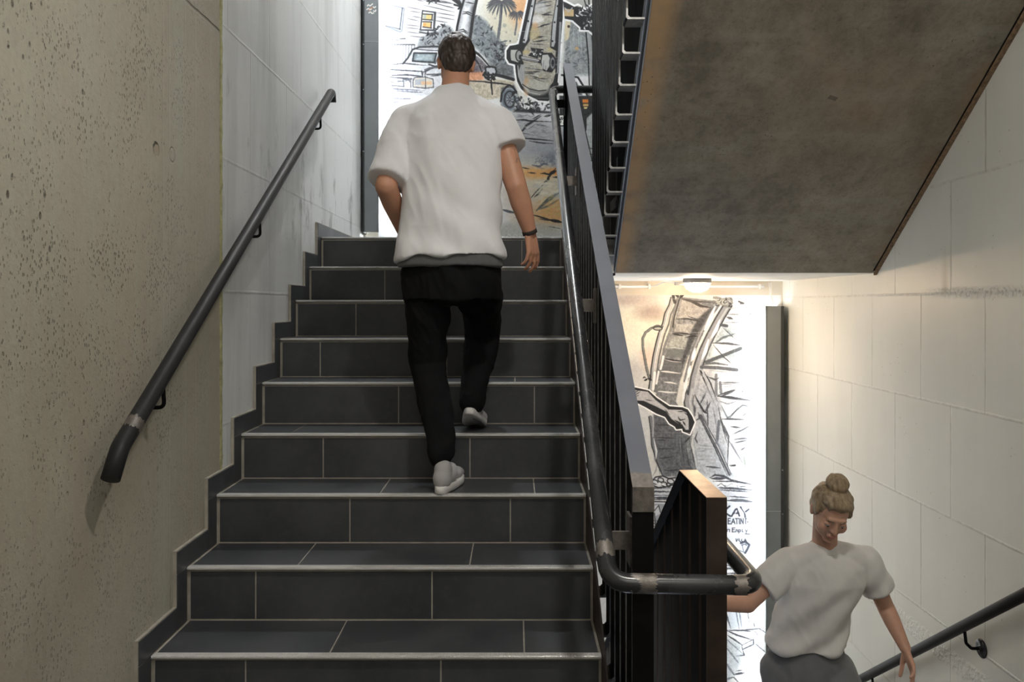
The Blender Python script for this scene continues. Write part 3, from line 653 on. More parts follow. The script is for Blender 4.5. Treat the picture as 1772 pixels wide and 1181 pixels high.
def head_prims(H, Fw, Up, s=1.):
    """cranium, jaw, nose, ears, neck stub in the head's own frame: Fw looks forward, Up to the crown; H = middle of the head"""
    Fw = Vector(Fw).normalized(); Up = Vector(Up); Up = (Up-Fw*Up.dot(Fw)).normalized(); Rt = Fw.cross(Up); R = Matrix((Rt, Fw, Up)).transposed()
    def P(r, f, u): return Vector(H)+(Rt*r+Fw*f+Up*u)*s
    e = lambda c, r: ('e', P(*c), tuple(x*s for x in r), R)
    pr = [e((0, -.012, .028), (.074, .092, .086)), e((0, .022, -.020), (.065, .067, .078)), e((0, .032, -.066), (.051, .044, .038)), e((0, .066, -.094), (.024, .018, .018)),
          e((0, .076, .027), (.040, .013, .013)), e((-.036, .060, -.026), (.026, .024, .028)), e((.036, .060, -.026), (.026, .024, .028)), ('c', P(0, .086, .014), .007*s, P(0, .103, -.020), .0098*s), e((-.009, .095, -.024), (.007, .008, .006)), e((.009, .095, -.024), (.007, .008, .006)),
          e((0, .088, -.052), (.022, .010, .007)), e((0, .086, -.064), (.018, .010, .007))]
    for sd in (-1, 1): pr += [e((sd*.075, -.004, .0), (.010, .017, .030)), e((sd*.081, -.010, .010), (.007, .012, .016))]
    return pr, P, R
# ---- the man climbing, seen from behind
man = empty('person', (-.25, 3.1, .73), 'person in light grey t-shirt and black jeans climbing the tiled steps, seen from behind', 'person')
Hc = at(789, 113, 3.37); Fw = Vector((-.18, 1, -.12)); hp, HP, HR = head_prims(Hc, Fw, (0.02, .1, 1), .93)
nk = at(786, 168, 3.31); shL = at(700, 212, 3.27); shR = at(863, 208, 3.25)
elL = at(668, 322, 3.12); wrL = at(700, 404, 3.33); elR = at(893, 322, 3.20); wrR = at(917, 403, 3.26)
hipL = at(742, 470, 3.14); hipR = at(820, 468, 3.17); knL = at(742, 628, 3.24); anL = at(764, 792, 3.07); knR = at(836, 578, 3.53); anR = at(816, 700, 3.29)
ml = [(hipL.x*.5+hipR.x*.5, 3.14, 1.50, .13, .085, 2.2), (-.265, 3.14, 1.62, .150, .10, 2.3), (-.262, 3.18, 1.78, .145, .10, 2.3), (-.258, 3.22, 1.95, .16, .11, 2.3), (-.252, 3.26, 2.10, .175, .11, 2.3), (-.248, 3.28, 2.18, .14, .085, 2.2), (-.248, 3.30, 2.24, .06, .055, 2)]
body = hp+[('l', ml), ('c', nk-Vector((0, 0, .03)), .062, HP(0, -.02, -.06), .056), ('c', shL+Vector((.01, 0, -.012)), .052, elL, .043), ('c', elL, .043, elL.lerp(wrL, .35), .042), ('c', elL.lerp(wrL, .35), .042, wrL, .027),
    ('c', shR+Vector((-.01, 0, -.012)), .053, elR, .044), ('c', elR, .043, elR.lerp(wrR, .35), .043), ('c', elR.lerp(wrR, .35), .043, wrR, .027), ('c', nk+Vector((0, 0, -.045)), .042, shL+Vector((.01, 0, -.016)), .046), ('c', nk+Vector((0, 0, -.045)), .042, shR+Vector((-.01, 0, -.016)), .046),
    ('c', hipL, .08, knL, .052), ('c', knL, .052, knL.lerp(anL, .35), .05), ('c', knL.lerp(anL, .35), .05, anL, .036), ('c', hipR, .08, knR, .052), ('c', knR, .052, knR.lerp(anR, .35), .05), ('c', knR.lerp(anR, .35), .05, anR, .036)]
body += hand(wrR, at(927, 470, 3.27)-wrR, (-.75, .65, 0), 1, 1.02, (.30, .40, .35), .14)
body += hand(wrL, Vector((.18, .35, -.10)), (.5, -.2, -.8), -1, 1.0, (.5, .6, .5), .08)
solid(body, .0042, 'body', M['skin_m'], man, 3)
# shirt
def sh(px, py, D, a, b, pw=2.35): q = at(px, py, D); return (q.x, q.y, q.z, a, b, pw)
rings = [sh(779, 446, 3.13, .214, .150), sh(780, 430, 3.14, .212, .148), sh(781, 405, 3.15, .202, .140), sh(782, 350, 3.18, .196, .135), sh(783, 295, 3.21, .200, .138), sh(783, 250, 3.235, .208, .138), sh(783, 215, 3.26, .205, .122, 2.3), sh(784, 188, 3.28, .165, .098, 2.2), sh(785, 168, 3.30, .095, .076, 2.1), sh(786, 152, 3.32, .072, .070, 2)]
slL = shL.lerp(elL, .93); slR = shR.lerp(elR, .46)
tee = [('l', rings), ('c', shL+Vector((.012, 0, -.012)), .078, shL.lerp(elL, .5), .079), ('k', shL.lerp(elL, .5), .078, slL, .082), ('k', shR+Vector((-.012, 0, -.012)), .079, slR, .088), ('c', shL+Vector((.03, 0, -.010)), .074, nk+Vector((-.018, 0, -.028)), .064), ('c', shR+Vector((-.03, 0, -.010)), .074, nk+Vector((.018, 0, -.028)), .064)]
dL = (elL-shL).normalized(); dR = (elR-shR).normalized()
def tee_cut(c, n_):
    if c.z < rings[0][2]+.012 and n_.z < -.75: return True
    if n_.dot(dL) > .6 and (c-slL).length < .10 and (c-slL).dot(dL) > .02: return True
    if n_.dot(dR) > .6 and (c-slR).length < .10 and (c-slR).dot(dR) > .02: return True
    if c.z > nk.z+.020 and (Vector((c.x, c.y))-Vector((nk.x, nk.y))).length < .085: return n_.z > .3 or c.z > nk.z+.045
    return False
def tee_post(c, n_):    # drag folds that sweep diagonally across the back, a swinging hem
    k = max(0, min(1, (2.1-c.z)/.5)); w_ = math.sin((c.x*.9+c.z*1.35)*27+2.6*mnoise.noise(c*5))*.009*k*max(0, min(1, (c.x+.50)*4)); h = math.sin(c.x*26+1.)*.010*max(0, min(1, (1.74-c.z)/.16))
    dz = -.045*max(0, min(1, (1.68-c.z)/.10))*max(0, (-.36-c.x)/.12) if c.z < 1.68 else 0
    return c+n_*(w_+h)+Vector((0, 0, dz))
tm = solid(tee, .006, 'tshirt', M['tee_m'], man, 9, .010, 7., None, tee_post)
MB().tube([(nk.x+.063*math.cos(t), nk.y+.008+.064*math.sin(t), nk.z+.020+.004*math.sin(t)) for t in np.linspace(0, 2*PI, 41)], .0065, 10, caps=False).build('collar', M['tee_m'], tm)
solid([('l', [sh(779, 463, 3.13, .206, .136), sh(779, 440, 3.13, .198, .130), sh(780, 415, 3.14, .180, .120)])], .006, 'undershirt', cloth('charcoal_cotton', (.10, .10, .105)), man, 4, .006, 7.)
# jeans
wv = [sh(779, 425, 3.14, .172, .120), sh(779, 460, 3.14, .182, .128), sh(780, 490, 3.145, .188, .130, 2.3), sh(781, 520, 3.15, .188, .125, 2.3)]
jn = [('l', wv[::-1]), ('c', hipL+Vector((-.01, 0, -.01)), .100, knL, .070), ('c', knL, .070, knL.lerp(anL, .4), .066), ('c', knL.lerp(anL, .4), .066, anL+Vector((0, .0, .02)), .053), ('c', hipR+Vector((.01, 0, -.01)), .100, knR, .071), ('c', knR, .071, knR.lerp(anR, .4), .068), ('c', knR.lerp(anR, .4), .066, anR+Vector((0, .010, .008)), .050), ('e', (-.262, 3.145, 1.53), (.15, .12, .10))]
solid(jn, .006, 'jeans', M['jeans'], man, 4, .016, 11.)
shoe(man, (anL.x, 2.985, zk(4)+.002), (.16, 1, 0), 0, -1)
shoe(man, (anR.x-.008, 3.235, zk(5)+.085), (.10, 1, 0), .40, 1)
# hair: short sides, fuller crown
def hp_(c, r): return ('e', HP(*c), r, HR)
hr_ = [hp_((0, -.020, .046), (.079, .090, .078)), hp_((0, -.056, .004), (.066, .052, .066)), hp_((0, .006, .082), (.060, .076, .046)), hp_((-.006, -.02, .108), (.040, .055, .030)), hp_((0, -.07, -.03), (.046, .026, .036))]
solid(hr_, .004, 'hair', M['hair_m'], man, 3, .004, 60.)
wb = MB(); ax = (wrR-elR).normalized(); wb.tube([wrR-ax*.012, wrR-ax*.006, wrR, wrR+ax*.004], .0305, 24); wb.build('wrist_band', M['band'], man)
# ---- the woman coming up, seen from the front
wom = empty('person', (1.31, 3.3, -.9125), 'person with a top bun, pale t-shirt and grey trousers, coming up the right-hand steps', 'person')
Hc = at(1437, 886, 3.30); Fw = Vector((-.10, -1, -.62)); hp, HP, HR = head_prims(Hc, Fw, (.10, -.5, 1), .95)
nk = at(1428, 948, 3.37); shA = at(1362, 972, 3.38); shB = at(1500, 968, 3.40)          # shA: her right shoulder, left in the photo
elA = at(1294, 1046, 3.34); wrA = Vector((.705, 3.235, .243)); elB = at(1533, 1052, 3.42); wrB = at(1566, 1122, 3.33)
hA = at(1364, 1165, 3.42); hB = at(1436, 1165, 3.42); kA = Vector((hA.x-.0, 3.30, -.49)); kB = Vector((hB.x+.02, 3.16, -.30)); aA = Vector((hA.x, 3.43, -.82)); aB = Vector((hB.x+.04, 3.16, -.63))
ml = [sh(1400, 1180, 3.42, .15, .10), sh(1398, 1150, 3.42, .16, .11), sh(1402, 1105, 3.41, .125, .09), sh(1412, 1050, 3.40, .135, .10), sh(1422, 1000, 3.39, .155, .10), sh(1427, 972, 3.385, .12, .07), sh(1428, 952, 3.38, .048, .045)]
body = hp+[('l', ml), ('c', nk-Vector((0, -.01, .02)), .052, HP(0, -.03, -.05), .048), ('c', shA+Vector((.008, 0, -.01)), .040, elA, .035), ('c', elA, .036, elA.lerp(wrA, .35), .034), ('c', elA.lerp(wrA, .35), .034, wrA, .023),
    ('c', shB+Vector((-.008, 0, -.01)), .040, elB, .035), ('c', elB, .036, elB.lerp(wrB, .35), .034), ('c', elB.lerp(wrB, .35), .034, wrB, .023), ('c', nk+Vector((0, 0, -.04)), .034, shA+Vector((.01, 0, -.014)), .036), ('c', nk+Vector((0, 0, -.04)), .034, shB+Vector((-.01, 0, -.014)), .036),
    ('c', hA, .08, kA, .05), ('c', kA, .05, aA, .035), ('c', hB, .08, kB, .05), ('c', kB, .05, aB, .035)]
body += hand(wrA, Vector((-1, -.05, .05)), (0, 0, -1), 1, .92, (.75, .85, .6), .06)
body += hand(wrB, at(1584, 1170, 3.27)-wrB, (-.9, .2, 0), 1, .92, (.25, .35, .3), .14)
solid(body, .0042, 'body', M['skin_w'], wom, 3)
for sd in (-1, 1):
    ec = HP(sd*.0305, .0730, .0030); MB().lathe([(.0001, -.0125)]+[(.0125*math.cos(a), .0125*math.sin(a)) for a in np.linspace(-1.4, 1.4, 9)]+[(.0001, .0125)], ec, 'z', 18).build('eye', M['eye'], wom)
    ir = MB(); q = HP(sd*.0300, .0838, -.0015); ir.lathe([(.0001, -.004), (.0045, -.002), (.0045, .002), (.0001, .004)], q, 'y', 16); ir.build('iris', M['iris'], wom)
    lid = solid([('e', HP(sd*.0305, .0765, .0085), (.0165, .0105, .0085), HR)], .0025, 'eyelid', M['skin_w'], wom, 2)
    br = MB(); br.tube([HP(sd*.014, .0885, .024), HP(sd*.029, .0865, .029), HP(sd*.044, .074, .024)], [.0022, .003, .0015], 8); br.build('eyebrow', M['hair_w'], wom)
lp = MB(); lp.tube([HP(-.021, .0885, -.0555), HP(-.010, .096, -.0525), HP(0, .0972, -.0535), HP(.010, .096, -.0525), HP(.021, .0885, -.0555)], [.0015, .0036, .0034, .0036, .0015], 10); lp.tube([HP(-.019, .0885, -.058), HP(0, .0965, -.0625), HP(.019, .0885, -.058)], [.0015, .0045, .0015], 10); lp.build('lips', M['lip'], wom)
hw = [('e', HP(0, -.022, .044), (.080, .086, .074), HR), ('e', HP(0, -.050, .0), (.070, .055, .060), HR), ('e', HP(0, .008, .088), (.064, .068, .034), HR), ('e', HP(-.070, .008, .030), (.012, .030, .034), HR), ('e', HP(.070, .008, .030), (.012, .030, .034), HR), ('e', HP(0, -.035, .135), (.044, .046, .036), HR), ('e', HP(0, -.030, .112), (.026, .028, .030), HR)]
solid(hw, .004, 'hair', M['hair_w'], wom, 2, .005, 45.)
rings = [sh(1394, 1116, 3.42, .170, .125), sh(1396, 1100, 3.42, .164, .122), sh(1402, 1080, 3.41, .152, .112), sh(1412, 1040, 3.40, .156, .118), sh(1421, 1005, 3.39, .170, .118), sh(1427, 978, 3.385, .168, .098, 2.2), sh(1429, 960, 3.38, .115, .076, 2.1), sh(1429, 950, 3.38, .068, .062, 2)]
slA = shA.lerp(elA, .62); slB = shB.lerp(elB, .62); dA = (elA-shA).normalized(); dB = (elB-shB).normalized(); r0 = rings[0][2]; nkw = nk.copy()
def wcut(c, n_):
    if c.z < r0+.012 and n_.z < -.75: return True
    if n_.dot(dA) > .6 and (c-slA).length < .085 and (c-slA).dot(dA) > .015: return True
    if n_.dot(dB) > .6 and (c-slB).length < .085 and (c-slB).dot(dB) > .015: return True
    if c.z > nkw.z-.004 and (Vector((c.x, c.y))-Vector((nkw.x, nkw.y))).length < .085: return n_.z > .3 or c.z > nkw.z+.02
    return False
def wpost(c, n_):
    k = max(0, min(1, (.42-c.z)/.3)); w_ = math.sin((c.x*1.1-c.z*1.2)*36+2*mnoise.noise(c*6))*.007*k; h = math.sin(c.x*30)*.008*max(0, min(1, (.12-c.z)/.12)); return c+n_*(w_+h)
tm = solid([('l', rings), ('k', shA+Vector((.010, 0, -.008)), .064, slA, .070), ('k', shB+Vector((-.010, 0, -.008)), .064, slB, .070), ('c', shA+Vector((.03, 0, -.006)), .062, nk+Vector((-.018, 0, -.026)), .056), ('c', shB+Vector((-.03, 0, -.006)), .062, nk+Vector((.018, 0, -.026)), .056)], .0055, 'tshirt', M['tee_w'], wom, 8, .008, 8., None, wpost)
MB().tube([(nk.x+.061*math.cos(t), nk.y+.006+.060*math.sin(t), nk.z-.002+.012*math.sin(t)) for t in np.linspace(0, 2*PI, 41)], .006, 10, caps=False).build('collar', M['tee_w'], tm)
solid([('l', [sh(1398, 1200, 3.42, .160, .120), sh(1397, 1160, 3.42, .168, .122), sh(1397, 1120, 3.42, .150, .108), sh(1398, 1105, 3.42, .14, .10)]), ('c', hA+Vector((-.01, 0, 0)), .102, kA, .078), ('c', kA, .078, aA, .066), ('c', hB+Vector((.01, 0, 0)), .102, kB, .078), ('c', kB, .078, aB, .066)], .007, 'trousers', M['trousers_w'], wom, 5, .010, 10.)
shoe(wom, (aA.x, 3.50, -.9125+.002), (0, -1, 0), 0, 1, L=.24); shoe(wom, (aB.x, 3.23, -.73+.002), (0, -1, 0), 0, -1, L=.24)
# ------------------------------------------------------------------ the wall paintings: colours computed on a fine grid lying on the wall
class Canvas:      # u to the right, v down, one unit = 6/1390 m on the back wall
    def __init__(s, u0, v0, u1, v1, q, base):
        s.u0, s.v0, s.q = u0, v0, q; s.W = int((u1-u0)*q)+1; s.H = int((v1-v0)*q)+1
        s.a = np.ones((s.H, s.W, 3), 'f')*np.array(base, 'f')
        s.U, s.V = np.meshgrid(u0+np.arange(s.W)/q, v0+np.arange(s.H)/q); s.U = s.U.astype('f'); s.V = s.V.astype('f')
    def _win(s, P, pad):
        x0 = max(0, int((P[:,0].min()-pad-s.u0)*s.q)); x1 = min(s.W, int((P[:,0].max()+pad-s.u0)*s.q)+2)
        y0 = max(0, int((P[:,1].min()-pad-s.v0)*s.q)); y1 = min(s.H, int((P[:,1].max()+pad-s.v0)*s.q)+2)
        return (slice(y0, y1), slice(x0, x1)) if x1 > x0 and y1 > y0 else None
    def blend(s, w, m, c, al=1.):
        m = (m*al)[..., None]; s.a[w] = s.a[w]*(1-m)+np.array(c, 'f')*m
    def line(s, pts, wd=2., c=(.1,.1,.11), al=.95, taper=False, rough=.0, closed=False):
        P = np.array(pts, 'f'); 
        if closed: P = np.vstack([P, P[:1]])
        w = s._win(P, wd+2)
        if w is None: return
        U, V = s.U[w], s.V[w]; best = np.full(U.shape, 1e9, 'f'); n = len(P)-1
        for i in range(n):
            a, b = P[i], P[i+1]; d = b-a; L = max(1e-6, float(d@d)); t = np.clip(((U-a[0])*d[0]+(V-a[1])*d[1])/L, 0, 1)
            dist = np.hypot(U-a[0]-t*d[0], V-a[1]-t*d[1])
            if taper:
                g = (i+t)/n; h = wd/2*(.25+.75*np.sin(np.pi*np.clip(g, .03, .97)))
            else: h = wd/2
            best = np.minimum(best, dist-h)
        if rough: best = best+s.nz[w]*rough
        s.blend(w, np.clip(.5-best*1.1, 0, 1), c, al)
    def poly(s, pts, c, al=1., soft=.8, tex=0.):
        P = np.array(pts, 'f'); w = s._win(P, soft*2+1)
        if w is None: return
        U, V = s.U[w], s.V[w]; ins = np.zeros(U.shape, bool); best = np.full(U.shape, 1e9, 'f'); n = len(P)
        for i in range(n):
            a, b = P[i], P[(i+1) % n]; d = b-a; L = max(1e-6, float(d@d)); t = np.clip(((U-a[0])*d[0]+(V-a[1])*d[1])/L, 0, 1)
            best = np.minimum(best, np.hypot(U-a[0]-t*d[0], V-a[1]-t*d[1]))
            cr = (a[1] > V) != (b[1] > V); xx = a[0]+(V-a[1])*(d[0]/(d[1] if abs(d[1]) > 1e-6 else 1e-6)); ins ^= cr & (U < xx)
        sd = np.where(ins, best, -best); m = np.clip(.5+sd/soft, 0, 1)
        if tex: 
            cc = np.array(c, 'f')+(s.nz[w]*tex)[..., None]; m3 = (m*al)[..., None]; s.a[w] = s.a[w]*(1-m3)+cc*m3
        else: s.blend(w, m, c, al)
    def ell(s, cu, cv, ru, rv, c, al=1., soft=.8, rot=0):
        t = np.linspace(0, 2*np.pi, 25)[:-1]; x, y = ru*np.cos(t), rv*np.sin(t); cr, sr = math.cos(rot), math.sin(rot)
        s.poly(np.stack([cu+x*cr-y*sr, cv+x*sr+y*cr], 1), c, al, soft)
    def ring(s, cu, cv, ru, rv, wd, c=(.08,.08,.09), al=1., rot=0):
        t = np.linspace(0, 2*np.pi, 25); x, y = ru*np.cos(t), rv*np.sin(t); cr, sr = math.cos(rot), math.sin(rot)
        s.line(np.stack([cu+x*cr-y*sr, cv+x*sr+y*cr], 1), wd, c, al)
    def scatter(s, pts_poly, n, ln, wd, cols, al=.8, ang=None, spread=.6):   # many short brush dabs inside an outline
        P = np.array(pts_poly, 'f'); k = 0
        while k < n:
            u, v = rng.uniform(P[:,0].min(), P[:,0].max()), rng.uniform(P[:,1].min(), P[:,1].max()); ins = False
            for i in range(len(P)):
                a, b = P[i], P[(i+1) % len(P)]
                if (a[1] > v) != (b[1] > v) and u < a[0]+(v-a[1])*(b[0]-a[0])/(b[1]-a[1]): ins = not ins
            k += 1
            if not ins: continue
            A = rng.uniform(0, 2*np.pi) if ang is None else ang+rng.uniform(-spread, spread); l = ln*rng.uniform(.5, 1.4)
            bnd = rng.uniform(-.3, .3)*l
            s.line([(u, v), (u+math.cos(A)*l*.5-math.sin(A)*bnd, v+math.sin(A)*l*.5+math.cos(A)*bnd), (u+math.cos(A)*l, v+math.sin(A)*l)], wd*rng.uniform(.6, 1.3), cols[rng.randint(len(cols))], al, taper=True)
    def smooth_noise(s, cell, octv=3):
        out = np.zeros((s.H, s.W), 'f'); amp = 1.; tot = 0
        for o in range(octv):
            c_ = cell/2**o*s.q; gh, gw = int(s.H/c_)+3, int(s.W/c_)+3; g = rng.uniform(-1, 1, (gh, gw)).astype('f')
            y = np.arange(s.H)/c_; x = np.arange(s.W)/c_; yi = y.astype(int); xi = x.astype(int); fy = (y-yi)[:, None]; fx_ = (x-xi)[None]
            fy = fy*fy*(3-2*fy); fx_ = fx_*fx_*(3-2*fx_)
            a = g[yi][:, xi]*(1-fx_)+g[yi][:, xi+1]*fx_; b = g[yi+1][:, xi]*(1-fx_)+g[yi+1][:, xi+1]*fx_
            out += (a*(1-fy)+b*fy)*amp; tot += amp; amp *= .55
        return out/tot
    def finish(s, name, label):
        s.a += (s.nz*.035)[..., None]; s.a = np.clip(s.a, .02, .97)
        H, W = s.H, s.W; co = np.empty((H, W, 3), 'f'); co[..., 0] = (s.U-891)*6/F; co[..., 1] = BY-.0015; co[..., 2] = EYE-(s.V-527)*6/F
        me = bpy.data.meshes.new(name); me.vertices.add(H*W); me.vertices.foreach_set('co', co.ravel())
        i = (np.arange(H-1)[:, None]*W+np.arange(W-1)[None]).ravel().astype('i'); q_ = np.stack([i, i+W, i+W+1, i+1], 1)
        me.loops.add(q_.size); me.loops.foreach_set('vertex_index', q_.ravel()); me.polygons.add(len(q_))
        me.polygons.foreach_set('loop_start', np.arange(len(q_), dtype='i')*4); me.polygons.foreach_set('loop_total', np.full(len(q_), 4, 'i'))
        at_ = me.color_attributes.new('paint', 'FLOAT_COLOR', 'POINT'); lin = np.where(s.a <= .04045, s.a/12.92, ((s.a+.055)/1.055)**2.4)
        at_.data.foreach_set('color', np.concatenate([lin, np.ones((H, W, 1), 'f')], 2).astype('f').ravel()); me.update(calc_edges=True)
        g = G(name+'_paint'); ca = g.n('ShaderNodeVertexColor', layer_name='paint'); g.bump(g.math('ADD', g.noise(150, 4, .7), g.noise(30, 3)), .35, .003)
        x, y, z = g.xyz(); mu, mz = joint_mask(g, x, z, .27, .25, .02, .98, .0022)
        j = g.math('MULTIPLY', g.math('MAXIMUM', mu, mz), g.ramp(g.noise(3, 3), .45, .6)); g.out(g.mix(g.math('MULTIPLY', j, .25), ca.outputs[0], (.6, .6, .58)), .5)
        me.materials.append(g.mat); o = link(name, me); return tag(o, label, 'mural')
def Z(ou, ov, k): return lambda *p: [(ou+p[i]/k, ov+p[i+1]/k) for i in range(0, len(p), 2)]
K = (.09,.09,.10); DG = (.25,.26,.28); MG = (.45,.46,.48); LG = (.68,.68,.69); WH = (.93,.93,.93); OR = (.80,.56,.32); CR = (.80,.76,.66)
# ---- upper painting
c = Canvas(655, -120, 1072, 432, 1.5, (.90,.905,.91)); c.nz = c.smooth_noise(3, 2)+.6*rng.uniform(-1, 1, (c.H, c.W)).astype('f'); big = c.smooth_noise(60, 4)
w_all = (slice(0, c.H), slice(0, c.W))
def zone(u, v, ru, rv, col, al=.8, tex=.5):
    m = np.clip(1.25-np.hypot((c.U-u)/ru, (c.V-v)/rv)+tex*big*.6, 0, 1); c.blend(w_all, m*m*(3-2*m), col, al)
zone(900, 60, 90, 120, (.78,.77,.70), .9); zone(885, 10, 50, 60, (.82,.79,.68)); zone(905, 15, 30, 40, (.85,.62,.42), .8)
zone(1000, 30, 60, 60, (.62,.62,.60), .9); zone(960, 260, 110, 60, (.55,.56,.58), .9); zone(900, 225, 70, 35, (.62,.62,.63), .9); zone(760, 260, 110, 80, (.78,.78,.78), .7)
zone(940, 330, 80, 60, (.76,.72,.62), .95); zone(945, 375, 60, 28, (.78,.58,.34), .85); zone(925, 300, 45, 14, (.82,.60,.34), .9); zone(965, 297, 20, 8, (.80,.45,.15), .8); zone(900, 350, 40, 50, (.74,.68,.62), .6)
zone(960, 275, 30, 16, (.42,.44,.48), .8); zone(900, 400, 110, 20, (.66,.66,.63), .9); zone(1010, 330, 40, 80, (.62,.63,.64), .9); zone(745, 390, 90, 40, (.8,.8,.8), .6)
A = Z(650, 0, 8.435)
for p in ((690,0,1150,60),(700,5,1130,50),(800,30,1130,120),(980,80,1150,118),(690,75,1150,178),(430,95,680,148),(470,155,670,190),(880,185,1150,230),(890,245,1150,290),(430,265,640,310),(520,235,670,262),(410,358,640,385),(410,400,640,425),(420,460,650,492),(490,525,700,548),(640,545,740,540),(860,300,1050,330),(900,0,1100,40),(600,0,700,20),(440,-60,1150,60),(440,-110,1150,10),(440,-160,1150,-40),(440,-210,1150,-90)):
    c.line(A(*p), 1.6, (.28,.28,.31), .85, taper=True)
c.line(A(105,555,240,580,370,592), 2.2, (.35,.36,.38), .8, taper=True); c.line(A(360,570,430,565), 2.6, DG, .8)
c.line(A(205,85,220,72,415,122,385,455,350,465,150,385,185,95,215,85), 2.4, (.42,.45,.50), .9); c.line(A(390,120,355,430), 2.6, (.25,.28,.33), .9); c.line(A(150,380,360,425), 1.8, DG, .9)
for p in ((225,125,350,150),(350,150,335,230),(215,215,335,232),(230,245,330,262),(330,262,318,370),(190,355,318,380),(155,445,370,468),(160,400,370,440),(160,425,350,455)): c.line(A(*p), 1.3, (.40,.43,.47), .85)
c.poly(A(205,260,320,275,310,365,195,350), (.85,.88,.86), .8); c.poly(A(225,135,340,155,330,222,220,205), (.80,.84,.90), .7)
c.poly(A(680,155,885,182,860,445,650,435), (.9,.9,.9), 1.); c.line(A(685,158,875,182,855,440,655,438,685,158), 2.6, (.20,.21,.23), .9); c.line(A(860,190,845,440), 2.6, DG, .9)
c.poly(A(695,205,830,215,820,290,690,280), (.80,.72,.45), .95); c.poly(A(690,330,810,335,800,405,685,390), (.88,.70,.42), .95); c.poly(A(700,335,740,340,730,385,695,375), (.92,.55,.30), .7); c.poly(A(700,210,740,214,735,275,695,270), (.6,.66,.7), .8)
for p in ((695,205,830,212),(830,212,822,292),(690,285,830,295),(690,318,820,322),(815,322,808,410),(690,395,815,412)): c.line(A(*p), 2.2, (.15,.15,.16), .9)
c.line(A(645,440,880,455), 1.8, DG); c.line(A(645,470,760,492,900,480), 3.4, DG, .85)
# fence
c.line(A(110,640,560,660), 1.2, (.55,.56,.58), .7)
for i, x in enumerate(range(120, 560, 42)):
    a_ = .35+.5*i/11; c.line(A(x,650,x+30,655), 2.6, DG, a_); c.line(A(x+30,660,x+22,900 if i > 5 else 860), 1.2+.1*i, (.34,.36,.40), a_*.9); c.line(A(x+10,670,x+6,840), .8, (.55,.57,.6), a_*.7)
# bush behind the car
bush = A(600,690,640,560,760,500,900,470,1000,360,1080,380,1140,450,1170,520,1150,760,1000,780,900,690); c.poly(bush, (.52,.54,.56), .9, 5, .08)
c.scatter(bush, 130, 6, 2.2, [K, DG, (.3,.32,.34), LG], .8); c.scatter(A(700,480,1000,330,1140,420,900,560), 60, 6, 2.6, [K, DG], .9)
bush2 = A(1440,250,1520,240,1600,300,1690,420,1900,700,2100,760,2250,860,2300,1100,1900,1150,1650,900,1500,740,1400,640); c.poly(bush2, (.46,.49,.51), .95, 6, .07)
c.scatter(bush2, 260, 7, 2.8, [K, DG, (.32,.34,.36), (.6,.63,.65)], .75)
# post of the street lamp
c.poly(A(1290,-1050,1560,-1050,1480,0,1420,420,1350,960,1160,960,1170,640,1215,300), (.72,.73,.75), 1, 1.2, .05); c.poly(A(1300,100,1370,110,1270,700,1190,700), (.90,.91,.92), .9, 5)
c.poly(A(1400,100,1470,0,1430,420,1360,760,1320,760), (.30,.31,.33), .8, 5); c.poly(A(1170,700,1370,700,1370,980,1170,980), (.42,.43,.45), .8, 12, .06)
c.line(A(1350,-1050,1290,0,1240,160,1190,400,1160,640,1165,950), 4, K, .95); c.line(A(1560,-1050,1475,0,1425,230,1390,480,1360,700,1340,960), 5, K, .95)
for p in ((1260,205,1330,195,1410,235),(1270,175,1350,175,1410,205),(1210,445,1280,430,1350,480),(1215,470,1290,460,1345,500),(1310,30,1440,55)): c.line(A(*p), 2.2, (.16,.16,.17), .9, taper=True)
for p in ((1130,0,1210,60,1260,95),(1160,-20,1240,70),(1200,-30,1255,80),(1150,70,1250,100),(1090,-60,1200,30),(1210,130,1240,100)): c.line(A(*p), 3.4, K, .9)
c.scatter(A(740,-60,920,-60,900,40,790,20), 40, 7, 3, [K, DG], .9)
# car
c.poly(A(180,930,430,920,540,720,700,690,1350,700,1480,720,1560,800,1700,980,1640,1200,1500,1400,180,1400), (.80,.81,.83), .85, 3, .04)
c.poly(A(560,775,890,780,860,915,540,895), (.42,.46,.48), 1, 1.2, .05); c.poly(A(610,790,850,795,820,885,580,880), (.62,.67,.69), .9, 4, .05); c.line(A(560,775,890,780,855,915,540,893,560,775), 2.8, (.15,.17,.18), 1)
c.line(A(400,930,470,850,540,725,640,690,820,680,1100,685), 3.2, (.16,.17,.18), .95); c.line(A(600,720,780,735,1000,740), 1.8, DG, .9); c.line(A(640,700,1000,705), 1.2, (.5,.5,.52), .8)
c.line(A(940,770,870,930), 2.4, DG, .9); c.line(A(780,940,860,970,1000,955), 2.6, K, .9)
for p in ((200,950,420,925,600,945,760,958),(205,1020,420,1030,560,1038,690,1045),(240,1100,440,1092,650,1110),(240,1128,400,1140,540,1150),(690,1120,690,1060,800,1000,960,985),(720,1110,735,1040,840,1000),(740,1085,900,1085,1000,1070),(800,1110,960,1100)): c.line(A(*p), 2.4, (.22,.23,.25), .85, taper=True, rough=.35)
E_ = Z(650, 100, 9.838)
c.poly(E_(650,340,850,335,980,360,985,500,860,520,650,510), (.80,.78,.74), 1); c.poly(E_(670,370,830,365,830,460,670,465), (.62,.64,.68), .9); c.poly(E_(770,400,960,405,950,460,780,460), (.86,.68,.50), .8)
